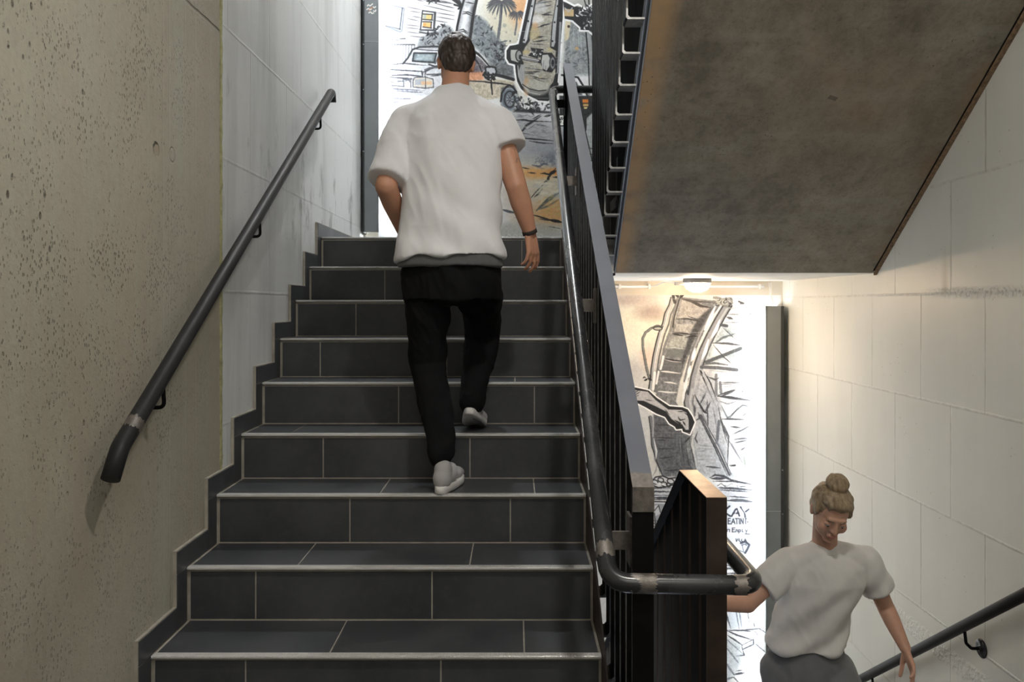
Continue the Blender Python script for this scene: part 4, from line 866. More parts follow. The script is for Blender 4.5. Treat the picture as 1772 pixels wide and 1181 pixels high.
for p in ((640,380,670,335,850,330,980,365,985,500),(640,500,860,520,985,505),(640,370,635,490),(850,330,850,520),(470,350,480,490),(250,330,470,355),(240,470,470,490),(380,400,470,400),(480,360,620,365),(600,370,600,500),(250,200,480,215,780,235),(280,300,600,300,790,320),(780,230,800,310),(840,200,840,320),(840,205,920,170,1110,160),(900,120,990,150,1120,160),(870,290,1120,290)): c.line(E_(*p), 1.8, (.25,.26,.29), .85, rough=.3)
for p in ((230,530,480,540,830,560),(300,560,560,580,800,590),(250,690,420,700,620,700),(270,770,420,745),(190,965,270,960),(280,520,470,545)): c.line(E_(*p), 2.4, (.35,.36,.42), .7, taper=True, rough=.5)
c.scatter(E_(490,350,610,350,610,400,490,400), 14, 4, 2, [DG, (.4,.42,.5)], .8); c.scatter(E_(220,350,460,370,440,460,240,440), 22, 3, 1.2, [DG, MG], .7)
# car side, mirror, wheel, seen between the man and the board
Bq = Z(820, 0, 7.873)
c.poly(Bq(-60,760,60,770,180,900,110,1010,-60,1010), (.36,.33,.36), .9, 3, .08); c.poly(Bq(-80,990,130,980,140,1100,-80,1110), (.80,.55,.40), .9, 4, .06)
c.poly(Bq(-60,1110,250,1080,540,1110,560,1300,-60,1400), (.74,.70,.62), .95, 3, .10); c.poly(Bq(170,860,520,880,530,1060,330,1020,250,920), (.40,.41,.42), .95, 4, .1)
c.line(Bq(-100,690,0,700,60,740,140,830,210,920), 4.4, K, 1); c.line(Bq(-60,740,30,745,100,800,190,905), 1.4, WH, .9); c.line(Bq(-10,770,70,880,110,980), 2.4, K, .9)
c.poly(Bq(160,925,290,930,300,1010,165,1010), (.72,.73,.75), 1); c.line(Bq(155,925,200,905,290,920,310,980,290,1020,170,1020,155,925), 3.2, K); c.scatter(Bq(130,1000,300,1010,260,1090,150,1090), 50, 4, 3.4, [K], 1)
c.line(Bq(300,1020,400,1045,540,1085), 5.5, K, .95); c.line(Bq(-60,1105,100,1110,400,1140), 2.2, K, .85); c.line(Bq(235,1090,240,1200), 2.6, K, .9)
Cq = Z(840, 140, 8.435)
c.poly(Cq(230,100,420,60,470,180,520,420,300,440,230,350), (.28,.29,.31), .9, 4, .06); c.ell(*Cq(350,270)[0], 14, 20, (.40,.43,.46), 1, 1); c.ring(*Cq(350,270)[0], 13.5, 19, 1.6, (.62,.66,.70), .9); c.ring(*Cq(355,270)[0], 9, 14, 2.4, (.12,.13,.14)); c.ell(*Cq(355,275)[0], 6, 10, (.55,.58,.61), 1, 1)
for t in range(9): c.line([(882+5.5*math.cos(t*.7)*.25, 172+9*math.sin(t*.7)*.25), (882+5.5*math.cos(t*.7), 172+9*math.sin(t*.7))], 1.1, K, .8)
c.line(Cq(225,300,240,180,300,90,350,62,400,90,450,160), 3.4, K, .95); c.line(Cq(0,20,90,30,330,55), 2.2, K, .85); c.line(Cq(85,0,100,200), 2.2, K, .9)
c.scatter(Cq(430,160,560,260,720,340,930,360,960,440,600,460,430,420), 150, 8, 3.6, [K, K, DG, LG], .9); c.poly(Cq(450,410,700,425,960,450,960,480,700,470,400,455), K, .85, 3)
for p, wd in (((420,575,560,570,640,585,960,600),3.2),((465,785,550,720,600,650,700,590,810,515),4.2),((690,560,810,490),2.4),((520,835,700,850,990,875),2.6),((640,880,800,905,990,920),2.2),((700,640,900,660),1.4),((860,520,960,500),4),((500,760,700,790),1.2),((450,530,620,500),1.2),((600,720,760,620),1.)): c.line(Cq(*p), wd, K if wd > 2 else DG, .9, taper=True, rough=.25)
c.scatter(Cq(420,480,1000,480,1000,820,500,820), 70, 12, 1.6, [MG, LG, (.40,.42,.45), (.74,.73,.70)], .5, 0.05, .25)
Dq = Z(840, 270, 8.145)
for p, wd, col in (((480,160,560,172,620,185),2,K),((600,235,660,240,710,245),2.6,K),((780,250,830,245,890,262,940,245),3.2,K),((890,262,1000,210),6,K),((990,180,890,300,880,340,830,370),4.4,K),((830,390,720,500,610,630),1.8,K),((800,470,740,540,690,580),3,(.2,.22,.22)),((950,300,1100,300),3.4,K),((720,770,860,640,940,580,1040,520),7,(.30,.33,.32)),((740,760,900,700,1030,620),4,(.38,.40,.36)),((730,770,880,600),1.4,(.36,.36,.32)),((230,755,330,785,430,805),4.6,(.26,.28,.31)),((620,825,740,850,860,890,1000,930,1080,940),3,K),((900,900,1080,935),5.5,K),((750,885,900,915),2,DG),((860,990,1080,1030),1.4,DG),((400,870,560,885),1.2,MG),((75,100,200,118),1.6,DG),((660,130,760,150,820,110,890,130),4,(.33,.33,.36)),((700,150,830,185),2,(.5,.48,.48))): c.line(Dq(*p), wd, col, .9, taper=True, rough=.2)
c.scatter(Dq(700,0,1000,0,990,150,720,100), 80, 5, 1.6, [MG, LG, (.35,.37,.41)], .7); c.scatter(Dq(560,330,1000,330,1000,600,640,560), 50, 16, 2.4, [(.84,.83,.77),(.72,.70,.64),(.66,.67,.66)], .5, 0., .15)
c.scatter(Dq(720,600,1040,600,1050,880,760,840), 50, 12, 3, [(.80,.60,.36),(.74,.56,.34),(.70,.66,.44)], .5, -.6, .4); c.scatter(Dq(-400,880,1080,960,1080,1180,-400,1180), 160, 4, 1.2, [(.82,.81,.76),(.55,.56,.53),(.74,.74,.70)], .6)
for x in range(640, 1100, 90): c.line(Dq(x-340,1140,x-310,1105,x-280,1125), 1.4, (.85,.85,.82), .6)
# palms
for (tu, tv, bu, bv, r) in ((868,5,862,66,26),(895,24,891,60,15)):
    c.line([(tu, tv), ((tu+bu)/2+1, (tv+bv)/2), (bu, bv)], 5 if r > 20 else 3, (.36,.37,.39), .95, rough=.3)
    for k in range(15):
        a_ = PI*(k/14)*1.5-.25*PI; ex, ey = tu+math.cos(a_)*r, tv+math.sin(a_)*r*.55+r*.25; c.line([(tu, tv-2), ((tu+ex)/2, (tv+ey)/2-r*.22), (ex, ey)], 4 if r > 20 else 3, (.24,.25,.27) if k % 2 else (.33,.34,.36), .85, taper=True)
        if r > 20: c.line([((tu+ex)/2, (tv+ey)/2-r*.22), (ex, ey+4)], 2.2, (.28,.29,.31), .8, taper=True)
for x, y, r in ((873,44,3.4),(857,32,2),(876,56,1.8)): c.ell(x, y, r, r, (.60,.60,.56), .8, 2)
c.scatter([(850,66),(870,70),(895,60),(905,75),(900,110),(860,110),(845,90)], 100, 6, 3, [DG, MG, (.32,.34,.36)], .8)
c.scatter([(858,80),(870,80),(875,105),(862,110)], 26, 6, 2.4, [K], .9)
# right of the board: hedge, cactus shapes, tubes, second car
c.poly([(976,30),(1062,30),(1062,130),(976,130)], (.50,.52,.53), .85, 8, .08); c.scatter([(976,60),(1020,50),(1060,90),(1060,130),(976,130)], 170, 7, 3, [(.38,.41,.42),(.58,.61,.62),(.30,.32,.34),(.68,.68,.66)], .6)
c.poly([(977,34),(988,34),(984,68),(977,72)], (.85,.80,.68), .9, 2); c.ell(984, 46, 2.3, 2.6, (.22,.16,.12), 1); c.ell(998, 84, 3, 3, (.82,.66,.42), .8, 3)
for p in ((986,60,988,90),(992,46,994,86),(1000,50,1002,84),(1005,62,1006,90)): c.line([p[:2], p[2:]], 2.2, (.66,.69,.70), .7, taper=True)
c.line([(1018,56),(1022,100),(1026,150)], 6, (.60,.61,.62), .95); c.line([(1014,56),(1018,100),(1020,150)], 2.4, K); c.line([(1024,56),(1028,110)], 2.2, K)
c.line([(972,130),(1000,134),(1010,150),(1016,165)], 3.4, K); c.line([(975,136),(996,138),(1006,152),(1012,165)], 1.3, WH); c.poly([(976,140),(998,142),(1008,165),(976,165)], (.30,.32,.34), .9, 2)
c.scatter([(1012,150),(1040,140),(1045,180),(1020,185)], 50, 6, 3, [K, WH, LG, K], .9)
c.poly([(968,166),(1032,166),(1030,198),(1018,206),(1012,240),(968,200)], (.11,.11,.12), .95, 2, .03); c.poly([(1008,172),(1018,172),(1018,178),(1008,178)], (.85,.50,.20), 1); c.poly([(1009,180),(1018,180),(1018,184),(1009,184)], (.82,.66,.40), 1); c.poly([(1010,185.5),(1017,185.5),(1015,188.5),(1011,188.5)], (.86,.78,.55), 1)
for v in (176,181,187): c.line([(966,v),(986,v+1)], 1.6, MG, .9)
c.poly([(1014,206),(1030,190),(1062,190),(1062,330),(1030,330),(1018,245)], (.66,.68,.68), .95, 2, .05); c.line([(1014,204),(1013,228),(1030,300)], 2, K)
for v in (260,270,281,300,318): c.line([(1016,v-4),(1040,v),(1062,v+2)], 2.6, K, .9, taper=True)
# black-and-white sign behind the bars
c.poly([(967,199),(977,199),(976,217),(968,217)], (.92,.92,.90), 1); c.line([(967,199),(978,199),(977,218),(968,218),(967,199)], 2, K); c.scatter([(969,203),(975,203),(975,214),(969,214)], 9, 4, 1.8, [K], 1)
# the big skateboard
bo = Bq(720,-1000,1220,-1000,1215,0,1210,250,1180,620,1160,900,1140,1120,1180,1180,1130,1300,1010,1380,880,1370,740,1300,640,1210,590,1110,570,980,560,880,480,860,445,800,445,690,490,625,560,615,610,600,660,380,720,100,740,0)
c.line(bo, 6.5, (.93,.93,.93), 1, closed=True); c.poly(bo, K, 1)
inn = Bq(880,-1000,1120,-1000,1115,600,1110,1000,1080,1120,1000,1220,880,1230,760,1190,680,1090,660,960,680,860,640,780,700,640,760,560,800,300,850,0)
c.poly(inn, (.62,.60,.55), 1, 1.2, .08); c.poly(Bq(640,880,700,880,690,1080,760,1200,650,1150,600,1000), (.62,.62,.62), .95, 2)
for p, col, wd in ((Bq(830,60,900,40,1060,20),(.30,.31,.32),4),(Bq(870,110,1050,70),K,2.6),(Bq(920,200,1070,205),K,2.4),(Bq(940,195,1060,165),DG,2.2),(Bq(850,385,950,345,1080,310),K,2.6),(Bq(830,380,900,370),DG,2),(Bq(800,545,880,505,960,500),K,3),(Bq(800,570,900,560,1000,545),K,2.6),(Bq(790,600,960,610),DG,1.8),(Bq(690,980,800,985,920,975),K,2.4),(Bq(690,1000,840,1005),K,1.8),(Bq(760,1030,900,1070,1000,1075),K,2),(Bq(800,1060,900,1100,980,1120),K,2),(Bq(700,920,880,950,1000,960),DG,1.6),(Bq(880,20,1060,-40),DG,3)): c.line(p, wd, col, .9, taper=True, rough=.2)
c.scatter(inn, 130, 14, 2, [(.72,.72,.70),(.50,.50,.48),(.74,.68,.52),(.58,.58,.57),(.84,.84,.84)], .45, -.1, .3)
for (u, v, ru, rv, col) in ((928,34,13,7,(.88,.88,.88)),(926,46,5,7,(.80,.62,.45)),(924,58,10,12,(.68,.62,.46)),(911,150,5,16,(.78,.62,.44)),(910,90,6,3,(.76,.66,.42)),(952,86,5,4,(.72,.66,.46)),(930,152,22,14,(.70,.70,.66)),(935,14,12,9,(.70,.71,.72))): c.ell(u, v, ru, rv, col, .7, 5)
for r_, col in ((Bq(765,-1000,860,-1000,850,0,740,560,710,630,650,600,700,300,770,0), K),(Bq(800,-1000,835,-1000,830,0,730,540,700,590,665,580,720,330,795,0), (.66,.67,.68)),(Bq(1125,-1000,1190,-1000,1170,0,1140,640,1110,690,1040,650,1060,350,1120,0), K),(Bq(1135,-1000,1160,-1000,1150,0,1115,560,1090,640,1055,635,1075,330,1130,0), (.66,.67,.68)),(Bq(1165,300,1195,300,1180,620,1160,1000,1130,1000,1150,620), (.55,.56,.57))): c.poly(r_, col, 1, 1)
c.line(Bq(800,120,730,430,705,560), 1.2, WH, .8); c.line(Bq(1150,60,1110,560), 1.2, K, .8)
for p in ((685,548),(740,290),(790,85),(1070,562),(1100,305),(1140,85)): c.ell(*Bq(*p)[0], 1.7, 1.7, K, 1)
# wheels and truck
c.poly(Bq(500,680,600,680,650,740,650,820,600,850,500,820), (.68,.68,.66), 1); c.ell(*Bq(615,760)[0], 6, 9.5, (.55,.55,.55)); c.ring(*Bq(615,760)[0], 5.5, 9.5, 2, K); c.ell(*Bq(635,780)[0], 3, 4.5, K); c.line(Bq(500,678,490,740,505,830), 1.4, K, .8)
c.line(Bq(650,790,760,810,900,840), 6.5, K); c.line(Bq(655,780,880,825), 2.6, (.72,.72,.72)); c.line(Bq(655,800,870,845), 1.2, LG)
c.poly(Bq(770,650,950,670,940,760,860,800,740,760,790,700), K, 1); c.scatter(Bq(790,680,930,690,920,760,800,770), 16, 4, 1.4, [WH, LG], .9)
c.poly(Bq(930,720,1060,720,1120,800,1110,930,1060,990,950,970,915,880,910,790), K, 1, 1); c.poly(Bq(935,750,1010,745,1040,800,1030,900,990,965,930,930,920,840), (.70,.70,.69), 1, 1.2); c.ell(*Bq(1070,860)[0], 5.6, 12, (.50,.51,.52), 1); c.ring(*Bq(1072,860)[0], 4.8, 11, 1.6, K); c.ell(*Bq(1075,860)[0], 2.6, 6, K); c.line(Bq(950,830,945,930), 1.2, MG); c.line(Bq(980,900,975,950), 1.2, MG)
c.line(Bq(600,900,610,1040,660,1160,760,1260,900,1290), 1.8, (.7,.7,.7), .9); c.line(Bq(660,1150,760,1215,880,1240,980,1230), 1.6, K, .9)
# the hand and sneaker tangle at the top right
c.poly(Bq(1215,20,1380,80,1520,130,1700,0,1720,600,1650,480,1560,420,1440,430,1350,280,1240,260), (.12,.12,.13), 1, 1.5)
c.line(Bq(1240,10,1370,80,1420,60,1520,125,1590,70,1700,15), 3.4, WH, 1); c.line(Bq(1240,270,1340,290,1440,380,1440,420,1560,425,1650,500,1700,520), 3.2, WH, 1); c.line(Bq(1240,270,1225,400,1210,700,1190,900,1160,1180), 2.6, (.85,.86,.86), 1)
c.poly(Bq(1235,120,1360,130,1360,225,1230,220), (.74,.64,.48), 1); c.line(Bq(1240,110,1290,160,1340,110), 2, LG); c.scatter(Bq(1400,90,1700,60,1690,400,1460,380), 60, 6, 2.6, [WH, LG, MG], .95); c.scatter(Bq(1400,90,1700,60,1690,400,1460,380), 40, 7, 2, [K], 1)
c.line(Bq(1505,0,1530,90), 2, K); c.line(Bq(1560,-60,1570,60), 2.5, K)
c.finish('mural', 'upper wall painting with skateboard, car, palms and house, behind the climbing man')
# ---- lower painting
c = Canvas(1000, 511, 1352, 1250, 1.4, (.80,.80,.78)); c.nz = c.smooth_noise(3, 2)+.6*rng.uniform(-1, 1, (c.H, c.W)).astype('f'); big = c.smooth_noise(55, 4); w_all = (slice(0, c.H), slice(0, c.W))
zone(1290, 760, 90, 420, (.93,.94,.95), 1, .2); zone(1100, 560, 60, 50, (.83,.83,.76), .9); zone(1085, 520, 60, 14, (.70,.65,.62), .9); zone(1125, 540, 34, 18, (.62,.56,.53), .9); zone(1090, 595, 60, 30, (.86,.86,.80), .9); zone(1120, 615, 20, 30, (.85,.74,.68), .7); zone(1080, 640, 50, 25, (.72,.72,.72), .9); zone(1100, 720, 40, 70, (.76,.77,.78), .8)
zone(1040, 560, 40, 60, (.74,.74,.72), .7)
Fq = Z(1060, 500, 8.433); Gq = Z(1180, 500, 5.906); Hq = Z(1080, 640, 5.368)
trk = Fq(1000,120,1520,180,1400,420,1250,700,1100,1000,1020,1250)+Hq(520,100,480,300,560,420,640,560,620,700,680,940,560,1000,360,1000,280,840,260,600,270,400,300,200)+Fq(690,1180,800,800,900,500,960,250)
c.poly(trk, (.46,.47,.48), 1, 2, .10)
c.scatter(trk, 190, 16, 3.4, [(.40,.41,.42),(.56,.57,.58),(.34,.35,.36),(.62,.62,.62)], .5, 1.75, .2)
c.poly(Fq(1010,160,1420,260,1330,430,950,430), (.62,.61,.60), .9, 3, .06); c.poly(Fq(940,500,1200,520,1110,650,900,620), (.64,.64,.63), .8, 3, .08); c.poly(Fq(870,690,1110,690,1060,860,810,850), (.60,.62,.61), .8, 3, .08)
c.poly(Fq(1240,440,1400,300,1470,270,1330,520,1200,720,1080,980,1000,1200,1020,1000,1120,700), (.22,.23,.24), .9, 3, .05); c.poly(Fq(800,880,1040,890,1010,1010,760,1000), (.40,.42,.42), .8, 3); c.poly(Hq(280,420,420,430,560,560,600,640,560,720,640,930,380,980,290,800,265,600), (.33,.34,.36), .85, 5, .06)
c.poly(Fq(740,1030,1010,1080,960,1300,690,1280), (.36,.37,.38), .8, 3)
c.line(Fq(1010,150,1150,180,1280,250,1430,275), 5, (.20,.18,.17), .9, taper=True); c.line(Fq(1000,150,1200,185,1480,200), 3, (.28,.26,.25), .9, taper=True)
for p, wd, col in (((940,440,1100,440,1300,480),2.4,K),((940,500,1010,510),1.6,DG),((880,640,1000,645,1150,670),3,K),((870,655,1020,685),3,K),((800,860,900,860,1060,880),2,(.70,.74,.73)),((770,1020,900,1050,1010,1055),3,K),((760,1035,880,1062,1000,1070),2,LG),((1060,710,1190,690,1250,700),2.6,K),((1100,400,1280,470,1320,500),3,DG)): c.line(Fq(*p), wd, col, .9, taper=True)
for p in ((330,15,400,20,520,35),(370,115,430,120,490,132),(310,200,400,210,490,215)): c.line(Hq(*p), 3, (.88,.88,.87), .95, taper=True)
for p in ((290,515,430,515),(290,630,380,635,480,640),(300,655,390,655),(310,735,380,735,460,735),(320,825,380,822,460,805),(390,940,460,935,520,925),(680,700,820,715),(680,735,830,740),(690,835,860,840),(700,760,760,750)): c.line(Hq(*p), 2.6, (.20,.21,.23), .9, taper=True)
# left side rail of the track
lr = Fq(880,130,850,240,790,360,760,500,700,650,660,800,620,980,590,1180)+Hq(265,60,245,190)
c.line(lr, 8, (.60,.61,.62), .95, rough=.4); c.line([(a-3.5, b) for a, b in lr], 2.2, K, .95); c.line([(a+7, b+2) for a, b in lr], 3.2, (.32,.33,.34), .9); c.line([(a+2, b) for a, b in lr[1:]], 2.2, (.88,.88,.89), .8, taper=True)
c.line(Fq(1020,90,960,160,910,300,880,440,840,620,760,840,720,1040)+Hq(300,120,300,200), 5, (.40,.41,.42), .9, rough=.4); c.line(Fq(1030,85,975,150,940,280,900,420,880,560), 2.4, K, .9)
for p in ((885,100,895,160,910,200),(930,85,950,110),(1000,110,1025,85)): c.line(Fq(*p), 5, K, .9)
c.line(Fq(740,990,720,1100,700,1170), 4, WH, .9); c.line(Hq(320,20,300,130), 3.4, WH, .9); c.line(Hq(285,30,270,180), 4.4, WH, .9)
lf = Hq(245,440,262,560,270,700,320,860,370,980); c.line(lf, 6, (.42,.43,.45), .9, rough=.4); c.line([(a-3, b) for a, b in lf], 2, K, .8); c.line(Hq(275,640,300,760,295,830), 3.4, (.85,.86,.87), .9, taper=True); c.line(Hq(265,400,270,480,268,620), 2, LG, .9)
# right side beam, a band of light ovals along it
rb = Gq(470,170,390,300,300,470,230,620,180,760,140,900,110,1080)+Hq(620,180,600,300,620,420); c.line(rb, 15, (.55,.56,.58), .95, rough=.5); c.line([(a-8, b) for a, b in rb], 3, (.2,.21,.22), .9); c.line([(a+7, b+1) for a, b in rb], 2.6, (.16,.17,.18), .9); c.line([(a+2, b) for a, b in rb], 3.4, (.74,.75,.76), .8)
rc = Gq(370,160,290,270,200,440,130,600,80,760,40,940); c.line(rc, 8, (.38,.39,.41), .9, rough=.5); c.line(rc, 2.6, (.70,.71,.72), .6)
for p in ((340,180,290,300,230,420),(385,320,350,420,305,500),(270,520,240,640,205,720),(135,610,120,680,100,740),(85,790,75,840,65,900),(45,930,35,1000,30,1060)): c.line(Gq(*p), 6, (.92,.93,.94), .98, taper=True)
for p in ((610,30,580,90),(590,70,565,170),(560,180,545,310)): c.line(Hq(*p), 4.6, (.90,.91,.92), .95, taper=True)
c.line(Gq(330,90,420,110,500,100,510,140,470,180,380,150,320,130), 5, (.45,.45,.44), .7, rough=.8); c.poly(Gq(340,110,470,110,470,170,360,160), (.72,.72,.68), .8, 3)
c.scatter(Gq(320,90,520,90,500,200,340,160), 26, 6, 2, [DG, K, LG], .7); c.line(Gq(580,130,630,150,600,150), 2.6, K, .7)
# shaded bay and lattice of beams
c.poly(Gq(420,360,600,370,580,480,450,520,330,560,290,700,520,660,620,600,560,700,260,760,240,720,310,560,380,420), (.66,.71,.73), .85, 5, .06)
c.poly(Gq(150,880,300,820,360,1000,420,1250,100,1250), (.70,.71,.73), .8, 8, .08)
for p, wd, col in (((420,390,560,500),4,(.62,.66,.68)),((415,395,545,515),1.6,DG),((330,560,420,500,540,460),4,(.35,.38,.39)),((320,555,470,560,600,580),4,DG),((330,565,540,600),2.4,WH),((305,570,420,680,540,775),4,(.85,.86,.87)),((320,575,420,690,520,780),1.6,K),((250,750,400,690,600,610),6,(.28,.30,.31)),((210,775,330,760,470,780),4,(.35,.36,.38)),((200,800,380,810,560,830),6,(.33,.34,.36)),((240,830,420,850,520,850),2,LG),((450,260,600,265),2,MG),((460,290,520,310),4.4,DG),((430,345,600,345),1.4,MG),((400,370,460,380),5,DG),((480,200,560,200),1.6,LG),((690,250,710,270),2,MG),((660,300,700,330),1.6,LG),((200,840,270,930,350,1160),7,(.72,.73,.75)),((190,850,260,1010,330,1170),2.6,K),((225,850,290,960,360,1150),2.2,K),((180,830,210,870),3,K),((350,880,350,1080),5,(.45,.46,.48)),((260,900,340,930,380,910),3,(.3,.31,.33)),((400,960,600,960),3,(.4,.41,.42)),((390,960,400,1060),5,(.45,.46,.48)),((400,1100,540,1040),4,(.3,.31,.33)),((360,1100,500,1110,690,1145),4,(.25,.26,.28)),((130,1080,180,1180),3,K),((250,1050,190,1150),3,K),((610,1060,625,1040),1.6,DG),((410,1000,560,1000),2,LG),((330,970,560,985),1.6,MG)): c.line(Gq(*p), wd, col, .9, taper=wd < 5, rough=.25)
c.poly(Hq(660,200,760,120,880,300,900,440,960,700,960,920,1050,990,1100,1000,960,1010,680,980,640,700,660,500), (.66,.68,.71), .8, 10, .08)
for p, wd, col in (((660,250,740,390,780,410),3.4,K),((760,220,700,330),2.4,DG),((800,300,750,400),4,DG),((770,270,780,560),2.4,DG),((710,430,850,690,980,970),6,(.26,.27,.30)),((695,440,830,700,960,990),2,K),((740,480,870,720,1000,1000),1.4,WH),((880,480,860,680),5,(.36,.37,.40)),((900,460,960,640),3,DG),((930,520,970,620,960,900),2.6,DG),((960,640,1110,880),3,(.4,.41,.44)),((985,650,1090,850),1.6,LG),((870,240,1030,185),3.4,DG),((870,245,1000,265,1170,285),4.6,(.25,.26,.28)),((880,290,960,320,1060,290),2,MG),((900,330,960,450,1010,420),3,(.45,.50,.52)),((960,450,1100,330,1170,345),3,(.35,.37,.39)),((980,455,1060,350),2,DG),((1090,440,1140,400),2,DG),((910,460,1000,460,1120,465),3.4,(.2,.21,.23)),((990,530,1080,540),3.4,DG),((1010,600,1100,560,1170,520),3,DG),((1020,650,1100,640,1150,640),3.4,(.3,.3,.33)),((1030,680,1150,655),3,DG),((1080,750,1130,720),2.6,DG),((1110,800,1130,910),4,(.5,.52,.5)),((690,400,700,450,670,470),4,DG),((650,330,660,400),4,DG),((680,580,660,640,680,680),3.4,DG),((560,680,620,620),2,K),((570,690,600,880,640,930),2.4,DG),((600,640,640,800,660,930),2.2,DG),((640,620,670,800,690,930),2.2,(.6,.62,.64)),((520,600,560,880),2.2,DG),((500,620,530,860),2.,DG),((980,890,1030,890,990,900),3,K),((870,320,900,480,960,700),2.2,DG),((820,330,850,480,860,560),2.,MG),((760,840,860,840),2,LG),((760,900,900,915),3,DG),((850,640,930,820),3,(.5,.52,.56)),((700,340,760,480,800,600),2,MG)): c.line(Hq(*p), wd, col, .88, taper=wd < 5, rough=.25)
# cornice bands of the kiosk
Jq = Z(1120, 815, 8.145)
c.poly(Jq(-200,230,900,220,1250,180,1420,240,1400,420,-200,420), (.74,.76,.79), .8, 6, .05); c.poly(Jq(-100,100,380,80,440,120,360,260,-60,250), (.80,.81,.83), .9, 3)
for p, wd in (((880,100,960,60,1080,80,1180,130,1530,205),4),((900,110,1100,110),5),((930,150,1200,150,1500,200),2.6),((1000,240,1200,250,1480,275),4),((1000,270,1480,300),2.2),((1130,360,1500,385),2.4),((1130,420,1300,420,1500,440),6),((-100,250,360,240),2.4),((-100,290,360,300),3),((-100,345,340,350),1.6),((80,380,350,385),4),((-100,405,330,405),2),((990,215,1040,185,1080,215,1110,220),2.4),((1130,220,1190,190,1240,225),2.4),((1260,215,1400,225),2)): c.line(Jq(*p), wd, (.17,.18,.21), .85, taper=True, rough=.35)
for p in ((1000,225,1040,195,1075,225),(1140,225,1190,195,1235,225)): c.line(Jq(*p), 2.4, WH, .9)
c.line(Jq(1290,210,1350,200), 3, WH, .9)
for (x, y, r) in ((110,160,5),(190,130,5),(240,190,5),(330,150,6),(300,200,4)): c.ring(*Jq(x, y)[0], r, r*.7, 2, K, .9, .3)
c.line(Jq(60,150,120,90,220,75,300,110,400,100), 2.4, K, .9); c.line(Jq(60,200,160,240,280,220,400,190), 2.4, K, .9); c.line(Jq(130,180,200,190,260,210), 2.2, WH, .9)
c.poly(Jq(100,430,270,440,230,640,110,800), (.55,.57,.60), .9, 3); c.line(Jq(100,435,270,440,235,640,120,820,100,600), 2, K, .8); c.line(Jq(100,455,250,458,220,630), 1.4, WH); c.poly(Jq(100,500,150,480,190,600,120,640), (.78,.79,.80), .9, 1.5); c.line(Jq(105,560,160,490,185,590), 1.6, K, .8)
for v in (700,740,780,810,850,900): c.line(Jq(-100,v,230,v+8), 1.8, DG, .7, taper=True)
# lettered kiosk signs
c.poly(Jq(1000,470,1200,440,1340,445,1440,480,1430,660,1400,760,1100,760,1000,700), (.80,.82,.85), .9, 5); c.poly(Jq(1000,780,1400,790,1420,860,1400,880,1000,880), (.84,.85,.88), .8, 4); c.poly(Jq(1000,900,1360,920,1440,960,1420,1300,1000,1300), (.80,.82,.85), .7, 6)
LT = (.13,.14,.19)
def glyphs(fr, strokes, wd):
    for p in strokes: c.line(fr(*p), wd, LT, .92)
glyphs(Jq, [(1070,505,1070,640),(1160,500,1072,580,1170,640)], 3.0)                                            # K
glyphs(Jq, [(1190,640,1245,545,1262,538,1298,636),(1212,602,1285,598)], 3.0)                                   # A
glyphs(Jq, [(1315,512,1372,590,1430,545),(1372,590,1380,655)], 3.0)                                            # Y
for p in ((1076,520,1076,630),(1200,638,1250,556),(1322,518,1374,600)): c.line(Jq(p[0]+14, p[1]+6, p[2]+14, p[3]+6), 1.2, WH, .8)
glyphs(Jq, [(1072,672,1072,745),(1112,672,1112,745),(1072,708,1112,708),(1140,674,1140,750),(1140,674,1172,672),(1140,710,1166,708),(1140,750,1174,750),(1186,752,1212,678,1236,750),(1196,725,1228,725),(1240,676,1284,674),(1262,676,1264,750),(1296,674,1298,750),(1316,752,1318,674,1352,750,1352,674),(1384,674,1386,750),(1384,676,1402,676),(1408,724,1424,724)], 1.7)   # HEATIN-
glyphs(Jq, [(1100,820,1100,860),(1125,860,1128,828,1160,830,1160,862),(1200,808,1196,864),(1200,808,1236,806),(1198,834,1228,832),(1196,864,1236,862),(1250,864,1252,832,1272,836,1274,862),(1290,832,1288,884),(1290,834,1318,838,1312,862,1290,862),(1340,828,1338,862,1352,862),(1384,832,1394,856),(1412,830,1392,884)], 1.5)   # Empty
c.line(Jq(1380,892,1445,895), 2, LT, .9)
glyphs(Jq, [(1250,960,1256,1000,1280,960),(1300,962,1290,985,1312,1000),(1335,962,1325,985,1348,1000),(1362,1002,1380,960,1400,1002),(1370,985,1394,985)], 1.6)
c.line(Jq(1320,1020,1380,1000,1440,1045,1410,1110,1380,1160), 4.2, LT, .9); c.line(Jq(1330,1050,1380,1035,1400,1055), 2, LT, .8); c.line(Jq(1290,1120,1360,1150,1340,1060), 2, LT, .6)
Iq = Z(1230, 840, 3.463)
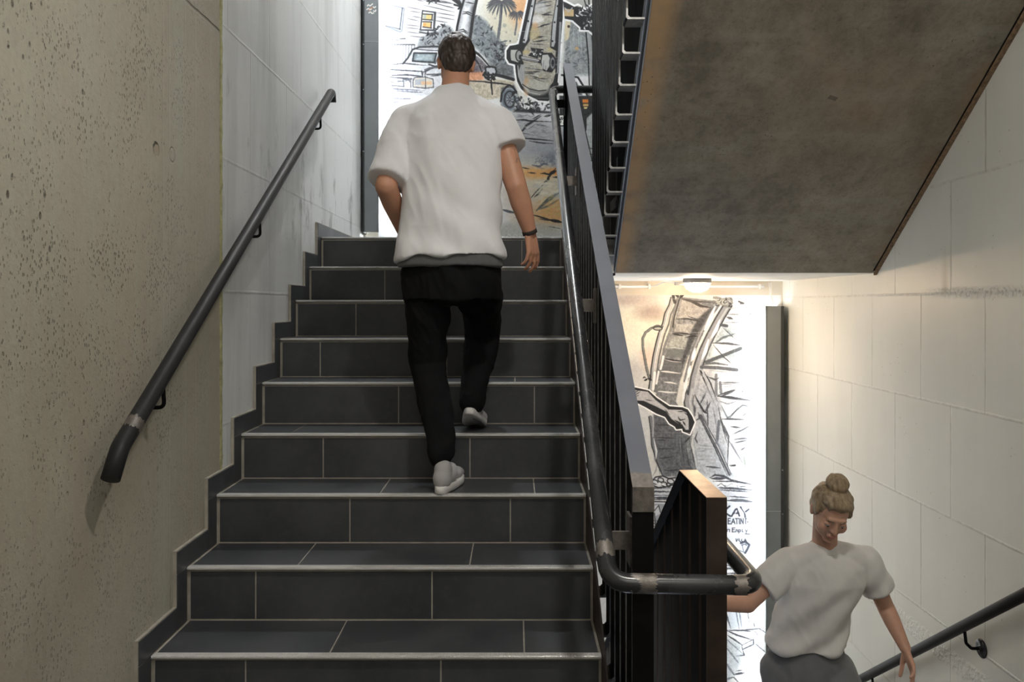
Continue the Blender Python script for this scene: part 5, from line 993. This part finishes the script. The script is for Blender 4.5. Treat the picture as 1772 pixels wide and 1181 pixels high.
for p, wd in (((60,330,90,340),4),((60,440,120,436),3),((90,430,115,450,95,455),2),((60,500,230,500),3),((60,480,200,486),2),((60,530,220,528),2.4),((150,440,160,500,140,540),6),((60,680,120,860),4),((130,640,170,860),2.6),((155,660,185,850),2.6),((205,670,235,850),1.8),((240,680,250,750),1.6),((255,820,265,860),2),((90,870,180,872,290,860,330,885),3),((90,870,160,900,255,930),3),((180,872,260,880),2),((260,870,285,905),2),((100,900,190,960),3),((185,960,190,985,255,955,255,925,185,960),2.8),((255,940,330,1005),2.4),((90,920,190,1010),2.2),((90,970,165,1065),3),((150,1025,200,1020,190,985),2.6),((200,1020,300,1095),.8),((90,1065,140,1140),4),((140,1135,200,1125),4),((150,1115,190,1110),2),((135,1150,165,1181),2),((90,1165,140,1150),3),((60,1180,150,1210,210,1200),3),((90,1220,200,1290),3),((150,1230,300,1330),2)): c.line(Iq(*p), wd, (.16,.16,.19), .88, taper=True, rough=.3)
c.poly(Iq(90,670,240,680,200,860,110,860), (.66,.70,.75), .5, 6); c.poly(Iq(60,900,190,960,180,1080,90,1200,60,1200), (.62,.64,.66), .6, 8, .06); c.scatter(Iq(60,460,230,470,230,620,60,620), 40, 8, 1.6, [DG, LG, (.6,.62,.66)], .6, 0, .3)
# lamp arm on the left of the track
la = Fq(720,555,640,545,560,580,480,640,440,720,440,850,470,1020,500,1180)+Hq(235,90); c.line(la, 4.6, (.30,.31,.31), .95, rough=.3); c.line([(a+.5, b) for a, b in la[2:]], 1.2, (.60,.62,.61), .8); c.ell(*Fq(660,580)[0], 7, 2.6, (.62,.64,.62), 1); c.ring(*Fq(660,580)[0], 7.5, 3, 1.8, K, .9); c.scatter(Hq(190,70,270,70,260,110,200,110), 12, 4, 2.8, [K], .9)
# forearm and fist
arm = Hq(-160,150,80,160,230,195,300,260,420,340,540,350,590,370,630,430,655,490,610,600,545,575,540,550,485,555,470,530,420,500,380,440,300,410,200,350,120,310,-160,310)
c.line(arm, 4.6, (.96,.96,.96), 1, closed=True); c.poly(arm, (.11,.11,.12), 1); c.poly(Hq(-160,195,100,190,220,205,290,280,410,370,530,375,580,400,600,470,600,560,570,560,540,510,500,500,440,460,390,390,290,340,180,290,-160,275), (.70,.70,.71), 1, 1.4, .03)
for p, wd in (((100,215,130,195),1.4),((105,235,150,205),1.4),((200,280,260,290),1.2),((500,440,520,470,570,460),2.4),((470,470,520,500,500,520),3.4),((500,390,550,390),1.8),((380,370,420,420),1.4),((545,480,570,520),2.6),((560,400,600,430,610,500),2.4),((110,250,140,235),1.2)): c.line(Hq(*p), wd, K, .9, taper=True)
c.finish('mural', 'lower wall painting of a leaning roller coaster track, fist and lettered kiosk under the landing')
